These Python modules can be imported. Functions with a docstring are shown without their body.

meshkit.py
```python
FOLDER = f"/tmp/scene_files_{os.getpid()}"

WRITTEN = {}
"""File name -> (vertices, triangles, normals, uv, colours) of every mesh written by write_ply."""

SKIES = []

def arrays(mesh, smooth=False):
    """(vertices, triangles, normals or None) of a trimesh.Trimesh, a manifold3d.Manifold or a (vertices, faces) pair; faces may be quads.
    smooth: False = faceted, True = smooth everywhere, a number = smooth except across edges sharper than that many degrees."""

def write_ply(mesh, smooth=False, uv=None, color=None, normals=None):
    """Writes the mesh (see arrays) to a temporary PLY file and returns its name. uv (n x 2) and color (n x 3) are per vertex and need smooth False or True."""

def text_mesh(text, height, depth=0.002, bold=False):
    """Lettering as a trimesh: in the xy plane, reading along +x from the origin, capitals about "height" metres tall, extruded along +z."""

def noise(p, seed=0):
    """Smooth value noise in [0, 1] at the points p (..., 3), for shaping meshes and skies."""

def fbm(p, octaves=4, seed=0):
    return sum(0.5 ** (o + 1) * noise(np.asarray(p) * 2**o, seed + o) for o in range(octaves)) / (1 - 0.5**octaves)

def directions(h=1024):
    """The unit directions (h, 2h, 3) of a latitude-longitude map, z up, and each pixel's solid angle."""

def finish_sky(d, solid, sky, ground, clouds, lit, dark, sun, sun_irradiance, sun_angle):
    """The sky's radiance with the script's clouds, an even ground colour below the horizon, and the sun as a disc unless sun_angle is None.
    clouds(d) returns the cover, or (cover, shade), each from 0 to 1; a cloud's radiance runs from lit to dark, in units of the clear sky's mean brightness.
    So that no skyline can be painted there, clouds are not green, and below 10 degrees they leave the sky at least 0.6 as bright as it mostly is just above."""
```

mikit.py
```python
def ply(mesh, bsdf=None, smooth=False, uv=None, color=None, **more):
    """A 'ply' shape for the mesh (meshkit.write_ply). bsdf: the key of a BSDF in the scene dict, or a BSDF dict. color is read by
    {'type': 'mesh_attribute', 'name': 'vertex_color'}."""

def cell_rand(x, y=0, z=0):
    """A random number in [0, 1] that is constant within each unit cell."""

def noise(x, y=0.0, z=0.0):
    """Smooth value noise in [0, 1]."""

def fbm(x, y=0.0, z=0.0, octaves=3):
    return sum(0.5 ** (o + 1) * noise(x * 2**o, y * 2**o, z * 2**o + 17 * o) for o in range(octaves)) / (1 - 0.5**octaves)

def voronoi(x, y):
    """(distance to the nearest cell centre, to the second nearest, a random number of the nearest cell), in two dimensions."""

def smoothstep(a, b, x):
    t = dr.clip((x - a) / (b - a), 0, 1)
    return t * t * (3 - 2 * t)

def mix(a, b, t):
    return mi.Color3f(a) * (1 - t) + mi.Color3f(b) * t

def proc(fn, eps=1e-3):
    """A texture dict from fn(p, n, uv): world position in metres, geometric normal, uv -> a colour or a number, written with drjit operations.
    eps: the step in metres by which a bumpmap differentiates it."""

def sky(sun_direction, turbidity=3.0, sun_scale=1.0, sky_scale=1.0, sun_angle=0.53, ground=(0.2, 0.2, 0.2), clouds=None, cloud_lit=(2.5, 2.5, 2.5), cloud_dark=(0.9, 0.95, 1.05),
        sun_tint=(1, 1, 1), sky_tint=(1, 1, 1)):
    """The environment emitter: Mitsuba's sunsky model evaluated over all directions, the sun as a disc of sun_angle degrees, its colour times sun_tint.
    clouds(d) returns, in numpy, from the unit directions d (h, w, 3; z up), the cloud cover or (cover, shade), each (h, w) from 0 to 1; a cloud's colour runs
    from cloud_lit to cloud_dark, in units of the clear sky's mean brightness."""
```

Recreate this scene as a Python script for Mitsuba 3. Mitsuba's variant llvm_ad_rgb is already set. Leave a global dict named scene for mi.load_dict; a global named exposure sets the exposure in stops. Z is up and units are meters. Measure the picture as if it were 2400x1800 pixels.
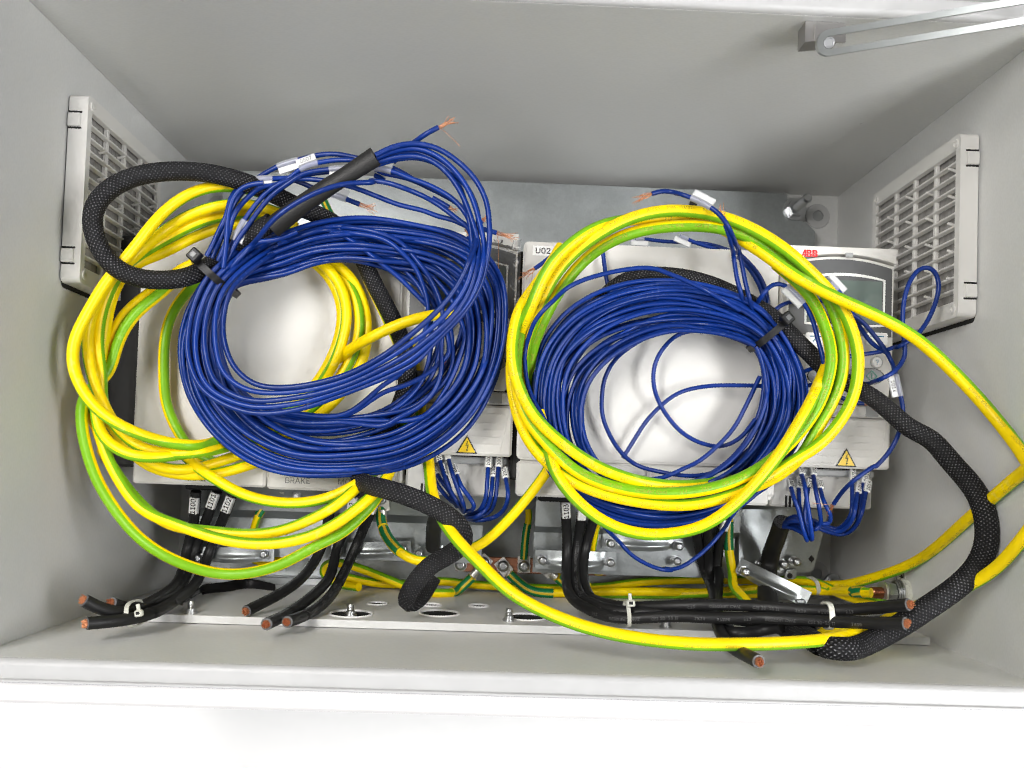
import math, random
import numpy as np, trimesh, mitsuba as mi, mikit, meshkit
from scipy.spatial import cKDTree, ConvexHull
from shapely import geometry as sg, affinity as sa
T4 = mi.ScalarTransform4f
scene, labels = {}, {}
rng = np.random.default_rng(7)

# ---------------------------------------------------------------- camera, light, exposure
# The enclosure lies on its back on a white table: x to the photo's right, y to its top, z up (out of the enclosure).
EYE = np.array([-0.0168, 0.1124, 0.7882])
RIGHT = np.array([0.99914, 0.03422, 0.02352]); FWD = np.array([0.02238, 0.03325, -0.9992]); UP = np.array([-0.03497, 0.99886, 0.03246])
scene['camera'] = {'type': 'perspective', 'fov_axis': 'x', 'fov': math.degrees(2 * math.atan(1200 / 2000)), 'principal_point_offset_y': -134.79 / 1800,
                   'near_clip': 0.01, 'far_clip': 50.0,
                   'to_world': T4().look_at(origin=EYE.tolist(), target=(EYE + FWD).tolist(), up=UP.tolist())}
exposure = 0.0
scene['room_light'] = {'type': 'constant', 'radiance': {'type': 'rgb', 'value': [0.17, 0.17, 0.17]}}
def lamp(key, label, centre, sx, sy, power):
    scene[key] = {'type': 'rectangle', 'to_world': T4().translate(centre).rotate([1, 0, 0], 180).scale([sx / 2, sy / 2, 1]),
                  'emitter': {'type': 'area', 'radiance': {'type': 'rgb', 'value': power}}}
    labels[key] = {'label': label, 'category': 'lamp', 'group': 'ceiling lamps'}
lamp('ceiling_lamp', 'long white lamp above the enclosure on its upper left', [-0.47, 0.48, 1.3], 0.30, 0.7, [23, 22.4, 21.6])
lamp('ceiling_lamp_001', 'long white lamp above the enclosure on its lower right', [0.72, 0.0, 1.2], 0.34, 0.7, [22, 22, 22])

lamp('ceiling_lamp_002', 'long white lamp above the table on its lower left', [-0.40, -0.55, 1.3], 0.30, 0.7, [6, 6, 6])

# ---------------------------------------------------------------- measuring the photograph: a spot on the picture at a known height is a point of the place
FD, CX, CY = 2000 / 1.085, 1106.0, 953.7
ZONE = {'F': (0, 0, 1), 'a': (368.7, 967.7, 6), 'b': (737.3, 967.7, 6), 'c': (1106, 1013.8, 6), 'd': (1428.6, 967.7, 6), 'e': (1566.8, 1152, 4.8),
        'f': (1612.9, 506.9, 6), 'g': (1612.9, 737.3, 6), 'h': (829.5, 506.9, 6), 'i': (829.5, 737.3, 6), 'j': (442.4, 304.1, 6), 'k': (718.9, 230.4, 5.333),
        'l': (1106, 396.3, 6), 'm': (1382.5, 396.3, 6), 'n': (1152, 599, 6), 'o': (138.2, 553, 6)}
for k_, c_, r_ in (('T00', 0, 0), ('T01', 0, 1), ('T02', 0, 2), ('T11', 1, 1), ('T12', 2, 1), ('T21', 1, 2), ('T22', 2, 2)):
    ZONE[k_] = (737.33 * c_, 553.0 * r_, 3)
def ray(px, py):
    return FWD + RIGHT * (px - CX) / FD - UP * (py - CY) / FD
def at(px, py, z):
    r = ray(px, py); return EYE + r * (z - EYE[2]) / r[2]
def at_x(px, py, x):
    r = ray(px, py); return EYE + r * (x - EYE[0]) / r[0]
def parse(s):
    out, zone, z = [], ZONE['F'], .2
    for tok in s.split():
        if ',' not in tok: zone = ZONE[tok]; continue
        v = [float(q) for q in tok.split(',')]
        if len(v) > 2: z = v[2]
        out.append((zone[0] + v[0] / zone[2], zone[1] + v[1] / zone[2], z))
    return out
def pt(s):
    return at(*parse(s)[0])

# ---------------------------------------------------------------- materials
proc, noise, fbm, smoothstep, mix, voronoi, cell_rand = mikit.proc, mikit.noise, mikit.fbm, mikit.smoothstep, mikit.mix, mikit.voronoi, mikit.cell_rand
import drjit as dr
def rgb(v): return {'type': 'rgb', 'value': list(v)} if np.ndim(v) else {'type': 'rgb', 'value': [v, v, v]}
def pri(col, rough=.5, metal=0.0, spec=.5, bump=None, scale=1.0, **kw):
    b = {'type': 'principled', 'base_color': col if isinstance(col, dict) else rgb(col), 'roughness': rough if isinstance(rough, dict) else float(rough), 'metallic': float(metal), 'specular': float(spec), **kw}
    if bump is not None: b = {'type': 'bumpmap', 'arbitrary': bump, 'scale': float(scale), 'bsdf': b}
    return {'type': 'twosided', 'bsdf': b}
def paint_col(p, n, uv):
    g = fbm(p.x * 900, p.y * 900, p.z * 900, 2); w = fbm(p.x * 7, p.y * 7 + 3, p.z * 7, 3)
    q = [v * 70 for v in (p.x, p.y, p.z)]; cr = cell_rand(*q); dd = dr.sqrt(sum(dr.square(v - dr.floor(v) - .5) for v in q))
    speck = dr.select(cr < .012, 1 - smoothstep(.03, .09, dd * (.6 + 60 * cr)), 0.0)
    return mi.Color3f(.575, .578, .568) * (0.95 + .08 * g + .03 * (w - .5)) * (1 - .75 * speck)
def paint_bump(p, n, uv): return fbm(p.x * 1000, p.y * 1000, p.z * 1000, 2)
def paint_rough(p, n, uv): return .34 + .14 * fbm(p.x * 16 + 3, p.y * 16, p.z * 16, 4)
scene['paint'] = pri(proc(paint_col), proc(paint_rough), bump=proc(paint_bump, 3e-4), scale=2.0e-4)
scene['paint_rim'] = pri((.74, .735, .73), .4)
def flange_col(p, n, uv):
    w = fbm(p.x * 60, p.y * 60, p.z * 60, 3)
    return mi.Color3f(.46, .463, .463) * (0.95 + .1 * (w - .5))
scene['paint_front'] = pri(proc(flange_col), .4, bump=proc(paint_bump, 3e-4), scale=3.5e-4)
def galv_col(p, n, uv):
    d1, d2, c = voronoi(p.x * 260, p.y * 260 + p.z * 200)
    s = fbm(p.x * 1100, p.y * 1100, p.z * 1100, 2); w = fbm(p.x * 14, p.y * 14, p.z * 14, 3)
    return mi.Color3f(.385, .41, .415) * (.88 + .06 * c + .12 * s + .08 * (w - .5))
def galv_rough(p, n, uv): return .28 + .14 * fbm(p.x * 60, p.y * 90, p.z * 90, 3)
scene['galvanised'] = pri(proc(galv_col), proc(galv_rough), metal=.85)
def steel_rough(p, n, uv): return .2 + .2 * fbm(p.x * 300, p.y * 300, p.z * 300, 2)
scene['zinc'] = pri((.56, .57, .58), proc(steel_rough), metal=1.0)
scene['bar_zinc'] = pri((.50, .52, .51), .25, metal=1.0)
scene['nickel_dull'] = pri((.42, .41, .40), .4, metal=.9)
scene['tin_lug'] = pri((.70, .68, .63), .38, metal=.85)
def ivory_col(p, n, uv):
    w = fbm(p.x * 40, p.y * 40, p.z * 40, 3); s = noise(p.x * 1500, p.y * 1500, p.z * 1500)
    sm = smoothstep(.62, .8, fbm(p.x * 55 + 9, p.y * 28, p.z * 20, 4))
    return mi.Color3f(.64, .63, .60) * (.95 + .06 * (w - .5) + .04 * s) * (1 - .10 * sm)
def ivory_rough(p, n, uv): return .42 + .25 * fbm(p.x * 60, p.y * 70 + 4, p.z * 70, 3)
scene['ivory_plastic'] = pri(proc(ivory_col), proc(ivory_rough), spec=.35)
scene['grille_plastic'] = pri((.62, .61, .585), .45)
scene['white_plastic'] = pri((.80, .80, .78), .35)
scene['dark_grey_plastic'] = pri((.085, .088, .09), .3)
scene['mid_grey_plastic'] = pri((.30, .31, .31), .4)
scene['grey_button'] = pri((.33, .34, .35), .4)
scene['black_plastic'] = pri((.009, .009, .010), .4, spec=.25)
scene['black_matt'] = pri((.008, .008, .008), .7)
scene['lcd_glass'] = pri((.10, .135, .12), .08, clearcoat=1.0, clearcoat_gloss=.9)
def mat_col(p, n, uv):
    return mix((.17, .165, .16), (.36, .35, .34), fbm(p.x * 700, p.y * 300, p.z * 300, 3))
scene['filter_fleece'] = pri(proc(mat_col), .95)
def blue_col(p, n, uv):
    w = fbm(p.x * 45, p.y * 45, p.z * 45, 2); d = smoothstep(.78, .85, noise(p.x * 520, p.y * 520, p.z * 520))
    return mix(mi.Color3f(.0035, .027, .190) * (.8 + .3 * w) * (.78 + .5 * cell_rand(uv.x)), (.06, .10, .28), d * .3)
scene['blue_pvc'] = pri(proc(blue_col), .31, spec=.30)
def yg_col(p, n, uv):
    u = uv.x - dr.floor(uv.x)
    g = smoothstep(.0, .04, u) * (1 - smoothstep(.31, .35, u))
    w = fbm(p.x * 60, p.y * 60, p.z * 60, 2); s = smoothstep(.72, .8, noise(p.x * 380, p.y * 380, p.z * 380)) * smoothstep(.5, .7, noise(p.x * 30, p.y * 30, p.z * 30))
    y = mi.Color3f(.88, .65, .0) * (.92 + .12 * w); gr = mi.Color3f(.17, .40, .008) * (.9 + .2 * w)
    return mix(mix(y, gr, g), (.8, .74, .35), s * .12)
scene['yellow_green_pvc'] = pri(proc(yg_col), .38, spec=.28)
def shrink_col(p, n, uv):
    u = uv.x * 4; u = u - dr.floor(u)
    return mix((.62, .44, .02), (.006, .17, .05), smoothstep(.28, .34, u) * (1 - smoothstep(.94, 1.0, u)))
scene['yellow_green_shrink'] = pri(proc(shrink_col), .4)
def braid_parts(uv, nn=13.0, pitch=420.0):
    a = uv.x * nn + uv.y * pitch; b = uv.x * nn - uv.y * pitch
    fa, fb = a - dr.floor(a), b - dr.floor(b)
    over = cell_rand(dr.floor(a), dr.floor(b), 3)
    par = (dr.floor(a) + dr.floor(b)) * .5; par = par - dr.floor(par)
    sel = par > .25
    across = dr.select(sel, fb, fa); along = dr.select(sel, fa, fb)
    h = dr.sin(across * math.pi) * (.55 + .45 * dr.sin(along * math.pi))
    return h, across, along, over
def braid_col(p, n, uv):
    h, ac, al, r = braid_parts(uv)
    dd = dr.sqrt(dr.square((ac - .5) * 1.5) + dr.square(al - .5)); fl = (1 - smoothstep(.16, .30, dd)) * (.08 + .92 * r) * (.35 + .9 * fbm(uv.y * 55, uv.x * 2, 3, 2))
    return mix(mi.Color3f(.004, .004, .005) + .006 * h, (.30, .30, .32), fl * .85)
def braid_bump(p, n, uv): return braid_parts(uv)[0]
scene['braid_black'] = pri(proc(braid_col), .42, spec=.2, bump=proc(braid_bump, 2e-4), scale=5e-4)
def rubber_col(p, n, uv):
    w = fbm(p.x * 50, p.y * 50, p.z * 50, 3)
    return mi.Color3f(.009, .009, .0095) * (.8 + .7 * w)
def rubber_rough(p, n, uv): return .36 + .2 * fbm(p.x * 200, p.y * 200, p.z * 200, 2)
scene['black_rubber'] = pri(proc(rubber_col), proc(rubber_rough), spec=.35)
scene['shrink_black'] = pri((.013, .013, .013), .5, spec=.35)
def copper_col(p, n, uv): return mix((.42, .13, .05), (.85, .42, .22), noise(p.x * 2500, p.y * 2500, p.z * 2500))
scene['copper'] = pri(proc(copper_col), .3, metal=.7)
def bus_col(p, n, uv): return mix((.30, .13, .075), (.50, .22, .13), fbm(p.x * 120, p.y * 500, p.z * 100, 3))
scene['copper_bar'] = pri(proc(bus_col), .42, metal=.75)
scene['bolt_copper'] = pri((.36, .15, .08), .3, metal=.9)
scene['core_insulation'] = pri((.10, .10, .105), .5)
scene['tag_white'] = pri((.82, .82, .80), .35)
scene['print_black'] = pri((.012, .012, .012), .5)
scene['print_grey'] = pri((.20, .20, .20), .5)
scene['print_on_yellow'] = pri((.36, .29, .02), .5)
scene['print_on_black'] = pri((.10, .10, .10), .5)
scene['logo_red'] = pri((.62, .006, .012), .4)
scene['sign_yellow'] = pri((.82, .57, .02), .35)
scene['symbol_blue'] = pri((.03, .16, .30), .4)
scene['symbol_green'] = pri((.03, .22, .16), .4)
scene['nylon_white'] = pri((.52, .52, .46), .4)
scene['film_blue'] = pri((.03, .12, .34), .4)
scene['table_white'] = pri((.90, .90, .90), .6)
scene['clear_plastic'] = {'type': 'blendbsdf', 'weight': .30, 'a': {'type': 'thindielectric', 'int_ior': 1.45}, 'b': pri((.82, .83, .84), .3)}
scene['clear_film'] = {'type': 'blendbsdf', 'weight': .06, 'a': {'type': 'thindielectric', 'int_ior': 1.5}, 'b': pri((.85, .85, .85), .2)}

# ---------------------------------------------------------------- helpers
def numbered(name):
    used = lambda k: k in scene or k in labels or any(s.startswith(k + '__') for s in scene)
    if not used(name): return name
    i = 1
    while used(f'{name}_{i:03d}'): i += 1
    return f'{name}_{i:03d}'
def thing(name, label, cat, group=None, kind=None):
    k = numbered(name); labels[k] = {'label': label, 'category': cat}
    if group: labels[k]['group'] = group
    if kind: labels[k]['kind'] = kind
    return k
COUNT = {}
def part(root, name, mesh, mat, smooth=30, label=None, kind=None):
    base = f'{root}__{name}'
    if base in scene:
        i = COUNT.get(base, 0) + 1; COUNT[base] = i; base = f'{base}_{i:03d}'
    scene[base] = mesh | {'bsdf': {'type': 'ref', 'id': mat}} if isinstance(mesh, dict) else mikit.ply(mesh, mat, smooth)
    if label or kind:
        labels[base] = {k: v for k, v in (('label', label), ('kind', kind)) if v}
    return base
def cat(ms): return trimesh.util.concatenate([m for m in ms if m is not None])
def box(c, s, r=.0006, R=None):
    """a box with chamfered edges, centre c, size s"""
    c, s = np.asarray(c, float), np.asarray(s, float) / 2
    r = min(r, .45 * s.min() * 2 * .5)
    P = []
    for sx in (-1, 1):
        for sy in (-1, 1):
            for sz in (-1, 1):
                for k in range(3):
                    q = s - r; q[k] = s[k]; P.append(q * [sx, sy, sz])
    P = np.array(P); h = ConvexHull(P)
    m = trimesh.Trimesh(P, h.simplices, process=False); m.fix_normals()
    if R is not None: m.vertices = m.vertices @ np.asarray(R).T
    m.vertices = m.vertices + c
    return m
def span(x0, x1, y0, y1, z0, z1, r=.0006):
    return box([(x0 + x1) / 2, (y0 + y1) / 2, (z0 + z1) / 2], [abs(x1 - x0), abs(y1 - y0), abs(z1 - z0)], r)
def frame(nrm, upish=(0, 1, 0)):
    n = np.asarray(nrm, float); n = n / np.linalg.norm(n); r = np.cross(upish, n); r /= np.linalg.norm(r)
    return np.stack([r, np.cross(n, r), n], 1)
def poly(pts, z0, z1, holes=()):
    g = pts if hasattr(pts, 'exterior') else sg.Polygon(pts, holes)
    m = trimesh.creation.extrude_polygon(g, z1 - z0, engine='earcut'); m.apply_translation([0, 0, z0]); return m
def lathe(prof, n=24):
    return trimesh.creation.revolve(np.array(prof, float), sections=n)
def put(m, R, c):
    m = m.copy(); m.vertices = m.vertices @ np.asarray(R).T + np.asarray(c); return m
def text(s, h, c, R=np.eye(3), depth=.00012, bold=False, align='c'):
    m = meshkit.text_mesh(s, h, depth, bold); b = m.bounds
    dx = {'c': -(b[0][0] + b[1][0]) / 2, 'l': -b[0][0], 'r': -b[1][0]}[align]
    m.apply_translation([dx, -h / 2, 0]); return put(m, R, c)
def rounded(w, h, r, n=5):
    return sg.box(-w / 2 + r, -h / 2 + r, w / 2 - r, h / 2 - r).buffer(r, quad_segs=n)
def screw_head(rad=.004, high=.0028, cross=True):
    """a pan head with a cross recess on +z (recess as four raised quadrants round a sunk cross)"""
    prof = [(0, .55 * high), (rad * .5, .55 * high), (rad * .52, high), (rad * .72, high * .93), (rad * .93, high * .62), (rad, high * .15), (rad, 0)]
    m = lathe(prof[::-1], 20)
    bars = []
    for k in range(4):
        a = k * math.pi / 2 + math.pi / 4
        q = box([0, 0, 0], [rad * .42, rad * .42, high * .5], .0001); q.apply_translation([rad * .30, 0, high * .73])
        q.apply_transform(trimesh.transformations.rotation_matrix(a, [0, 0, 1])); bars.append(q)
    return cat([m] + bars)
def hexnut(rad, high):
    g = sg.Polygon([(rad * math.cos(math.pi / 3 * k), rad * math.sin(math.pi / 3 * k)) for k in range(6)])
    a = poly(g, 0, high * .86); b = poly(g.buffer(-rad * .08), high * .86, high)
    return cat([a, b])
def ringm(r0, r1, high, n=28):
    return lathe([(r0, 0), (r1, 0), (r1, high), (r0, high), (r0, 0)], n)
def thread(rad, length, pitch=.0012, n=16):
    prof = [(0, 0)]; k = int(length / pitch)
    for i in range(k):
        prof += [(rad * .86, i * pitch), (rad, (i + .5) * pitch)]
    prof += [(rad * .86, length), (rad * .7, length + .0008), (0, length + .0008)]
    return lathe(prof, n)
def spline(P, step):
    P = np.asarray(P, float)
    if len(P) == 2: P = np.vstack([P[0], P.mean(0), P[1]])
    ext = np.vstack([2 * P[0] - P[1], P, 2 * P[-1] - P[-2]]); out = []
    for i in range(1, len(ext) - 2):
        p0, p1, p2, p3 = ext[i - 1:i + 3]
        t0 = 0; t1 = t0 + np.linalg.norm(p1 - p0) ** .5; t2 = t1 + np.linalg.norm(p2 - p1) ** .5; t3 = t2 + np.linalg.norm(p3 - p2) ** .5
        t = np.linspace(t1, t2, 14, endpoint=False)[:, None]
        A1 = (t1 - t) / (t1 - t0 + 1e-9) * p0 + (t - t0) / (t1 - t0 + 1e-9) * p1; A2 = (t2 - t) / (t2 - t1 + 1e-9) * p1 + (t - t1) / (t2 - t1 + 1e-9) * p2; A3 = (t3 - t) / (t3 - t2 + 1e-9) * p2 + (t - t2) / (t3 - t2 + 1e-9) * p3
        B1 = (t2 - t) / (t2 - t0 + 1e-9) * A1 + (t - t0) / (t2 - t0 + 1e-9) * A2; B2 = (t3 - t) / (t3 - t1 + 1e-9) * A2 + (t - t1) / (t3 - t1 + 1e-9) * A3
        out.append((t2 - t) / (t2 - t1 + 1e-9) * B1 + (t - t1) / (t2 - t1 + 1e-9) * B2)
    C = np.vstack(out + [P[-1:]])
    return resample(C, step)
def resample(C, step):
    s = np.concatenate([[0], np.cumsum(np.linalg.norm(np.diff(C, axis=0), axis=1))])
    n = max(3, int(s[-1] / step) + 1); q = np.linspace(0, s[-1], n)
    return np.stack([np.interp(q, s, C[:, k]) for k in range(3)], 1)
def soften(C, k=1):
    C = C.copy()
    for _ in range(k): C[1:-1] = .5 * C[1:-1] + .25 * (C[:-2] + C[2:])
    return C
def frames(C):
    t = np.gradient(C, axis=0); t /= np.linalg.norm(t, axis=1, keepdims=True) + 1e-12
    n = np.array([0, 0, 1.0]) - t * t[:, 2:3]; bad = np.linalg.norm(n, axis=1) < .2
    if bad.any():
        n[bad] = np.array([0, 1.0, 0]) - t[bad] * t[bad, 1:2]
    n /= np.linalg.norm(n, axis=1, keepdims=True)
    return t, n, np.cross(t, n)
def tube(C, r, sides=12, phase=0.0, twist=0.0, caps=True, flat=None):
    """a tube mesh dict with uv (turn, metres); r a number or one per point; flat: factor on the thickness along the frame's normal"""
    C = np.asarray(C, float); t, n, b = frames(C); r = np.broadcast_to(r, (len(C),)); fl = np.broadcast_to(1.0 if flat is None else flat, (len(C),))
    th = np.linspace(0, 2 * np.pi, sides + 1); s = np.concatenate([[0], np.cumsum(np.linalg.norm(np.diff(C, axis=0), axis=1))])
    c_, s_ = np.cos(th)[None, :, None], np.sin(th)[None, :, None]
    nn = n[:, None] * c_ * fl[:, None, None] + b[:, None] * s_; V = C[:, None] + r[:, None, None] * nn
    N = n[:, None] * c_ / fl[:, None, None] + b[:, None] * s_; N /= np.linalg.norm(N, axis=-1, keepdims=True)
    U = np.stack([np.broadcast_to(th / (2 * np.pi), (len(C), sides + 1)) + phase + twist * s[:, None], np.broadcast_to(s[:, None], (len(C), sides + 1))], -1)
    i, j = np.meshgrid(np.arange(len(C) - 1), np.arange(sides), indexing='ij'); w = sides + 1
    F = np.stack([i * w + j, (i + 1) * w + j, (i + 1) * w + j + 1, i * w + j + 1], -1).reshape(-1, 4)
    F = np.vstack([F[:, [0, 2, 1]], F[:, [0, 3, 2]]])
    V, N, U = V.reshape(-1, 3), N.reshape(-1, 3), U.reshape(-1, 2)
    if caps:
        for e, sg_ in ((0, -1), (len(C) - 1, 1)):
            k = len(V); rim = V[e * w:e * w + w]
            V = np.vstack([V, rim, C[e:e + 1]]); N = np.vstack([N, np.repeat([t[e] * sg_], w + 1, 0)]); U = np.vstack([U, np.zeros((w + 1, 2)) + U[e * w]])
            q = np.arange(sides); f = np.stack([k + q, k + q + 1, np.full(sides, k + w)], 1)
            F = np.vstack([F, f if sg_ > 0 else f[:, ::-1]])
    path = meshkit.write_ply((V, F), False, U, None, normals=N)
    return {'type': 'ply', 'filename': path, 'face_normals': False}
# ================================================================ SETTING
scene['tabletop'] = mikit.ply(box([0, 0, -.012], [6, 6, .02], .002), 'table_white'); labels['tabletop'] = {'label': 'plain white surface under the enclosure', 'kind': 'structure'}

# ================================================================ ENCLOSURE
W, H, D = .3, .38, .3084
enc = thing('enclosure', 'open light grey painted sheet metal enclosure that holds all the cables and drives', 'enclosure')
T = .0016
part(enc, 'back_panel', span(-W - T, W + T, -T, H + T, -T - .0005, -.0003), 'paint')
part(enc, 'left_side', span(-W - T, -W, -T, H + T, -.0003, D + .013), 'paint')
part(enc, 'right_side', span(W, W + T, -T, H + T, -.0003, D + .013), 'paint')
part(enc, 'top_side', span(-W, W, H, H + T, -.0003, D), 'paint')
part(enc, 'bottom_side', span(-W, W, -T, 0, -.0003, D), 'paint')
def ring(x, y0, y1, wd, z0, z1, r=.001):
    """four strips round an opening that butt end to end"""
    return cat([span(-x - wd, x + wd, y0 - wd, y0, z0, z1, r), span(-x - wd, x + wd, y1, y1 + wd, z0, z1, r), span(-x - wd, -x, y0, y1, z0, z1, r), span(x, x + wd, y0, y1, z0, z1, r)])
def bend_strip(y, sgn):
    """the rolled front edge of a side: a quarter round and a flat flange, along x"""
    prof = [(0, -.004)] + [(.004 * (1 - math.cos(a)), -.004 + .004 * math.sin(a)) for a in np.linspace(0, math.pi / 2, 7)] + [(.0105, 0), (.0105, -.0015), (.0042, -.0015), (.0014, -.004)]
    g = sg.Polygon(prof); m = trimesh.creation.extrude_polygon(g, 2 * W + .02, engine='earcut')
    v = m.vertices.copy(); m.vertices = np.stack([v[:, 2] - W - .01, y + sgn * v[:, 0], D + .004 + v[:, 1]], 1); m.fix_normals(); return m
for y_, s_ in ((0, -1), (H, 1)): part(enc, 'front_flange', bend_strip(y_, s_), 'paint_front', 25)
part(enc, 'flange_lip', ring(W + .0105, -.0105, H + .0105, .0016, D + .001, D + .0072, .0006), 'paint_front')
part(enc, 'outer_rim', ring(W + .0121, -.0121, H + .0121, .0140, D - .012, D - .0022, .0022), 'paint_rim')
# gland plate lying over the opening in the bottom side: its far edge at the mounting plate, holes, studs
def y0(s):  # a point of the bottom side (y = const)
    px, py, yy = s; r = ray(px, py); return EYE + r * (yy - EYE[1]) / r[1]
GP = .0058
gz1 = y0((1106, 1350, GP))[2]; gz0 = .022
holes = [(758, 1326, .0158), (949, 1325, .0150), (1137, 1333, .0155), (815, 1304, .0080), (932, 1307, .0082), (1034, 1309, .0082)]
gx0 = y0((262, 1338, GP))[0]
gl = sg.box(gx0, gz0, .292, gz1)
for hx, hy, hr in holes:
    q = y0((hx, hy, GP)); gl = gl.difference(sg.Point(q[0], q[2]).buffer(hr, quad_segs=10))
def onto_floor(m):  # (x, z, thickness) -> world
    v = m.vertices.copy(); m.vertices = np.stack([v[:, 0], v[:, 2], v[:, 1]], 1); m.fix_normals(); return m
part(enc, 'gland_plate', onto_floor(poly(gl, .0006, GP)), 'paint', 30)
for hx, hy, hr in holes:
    q = y0((hx, hy, GP)); part(enc, 'hole_edge', onto_floor(put(ringm(hr - .0010, hr, GP + .0008), np.eye(3), [q[0], q[2], 0])), 'paint_rim')
    part(enc, 'hole', onto_floor(put(lathe([(0, 0), (hr - .0011, 0), (hr - .0011, GP - .0012), (0, GP - .0012)], 24), np.eye(3), [q[0], q[2], .0006])), 'black_matt')
for hx, hy in [(413, 1325), (757, 1331), (1099, 1341), (1438, 1354)]:
    q = y0((hx, hy, GP)); st = onto_floor(put(cat([lathe([(0, 0), (.0044, 0), (.0044, .0014), (0, .0014)], 16), thread(.0026, .0080, .0019, 14), put(lathe([(0, 0), (.0034, 0), (.0034, .0022), (0, .0022)], 14), np.eye(3), [0, 0, .0014])]), np.eye(3), [q[0], q[2], GP])); part(enc, 'screw', st, 'zinc')
part(enc, 'film_edge', span(at(540, 1272, .035)[0], at(700, 1276, .035)[0], GP + .0004, GP + .0034, .020, .0232), 'film_blue')
# round embossed pads at the back corners, seen beside the mounting plate
for x_, y_ in (tuple(at(1766, 467, 0)[:2]), tuple(at(1763, 1240, 0)[:2]), (-.278, .345)):
    part(enc, 'boss', put(lathe([(.005, 0), (.0118, 0), (.0112, .0010), (.0100, .0013), (.0052, .0013)], 28), np.eye(3), [x_, y_, -.0002]), 'paint_front')
    part(enc, 'boss_hole', put(lathe([(0, 0), (.0051, 0), (.0051, .0006), (0, .0006)], 20), np.eye(3), [x_, y_, -.0002]), 'mid_grey_plastic')
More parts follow.
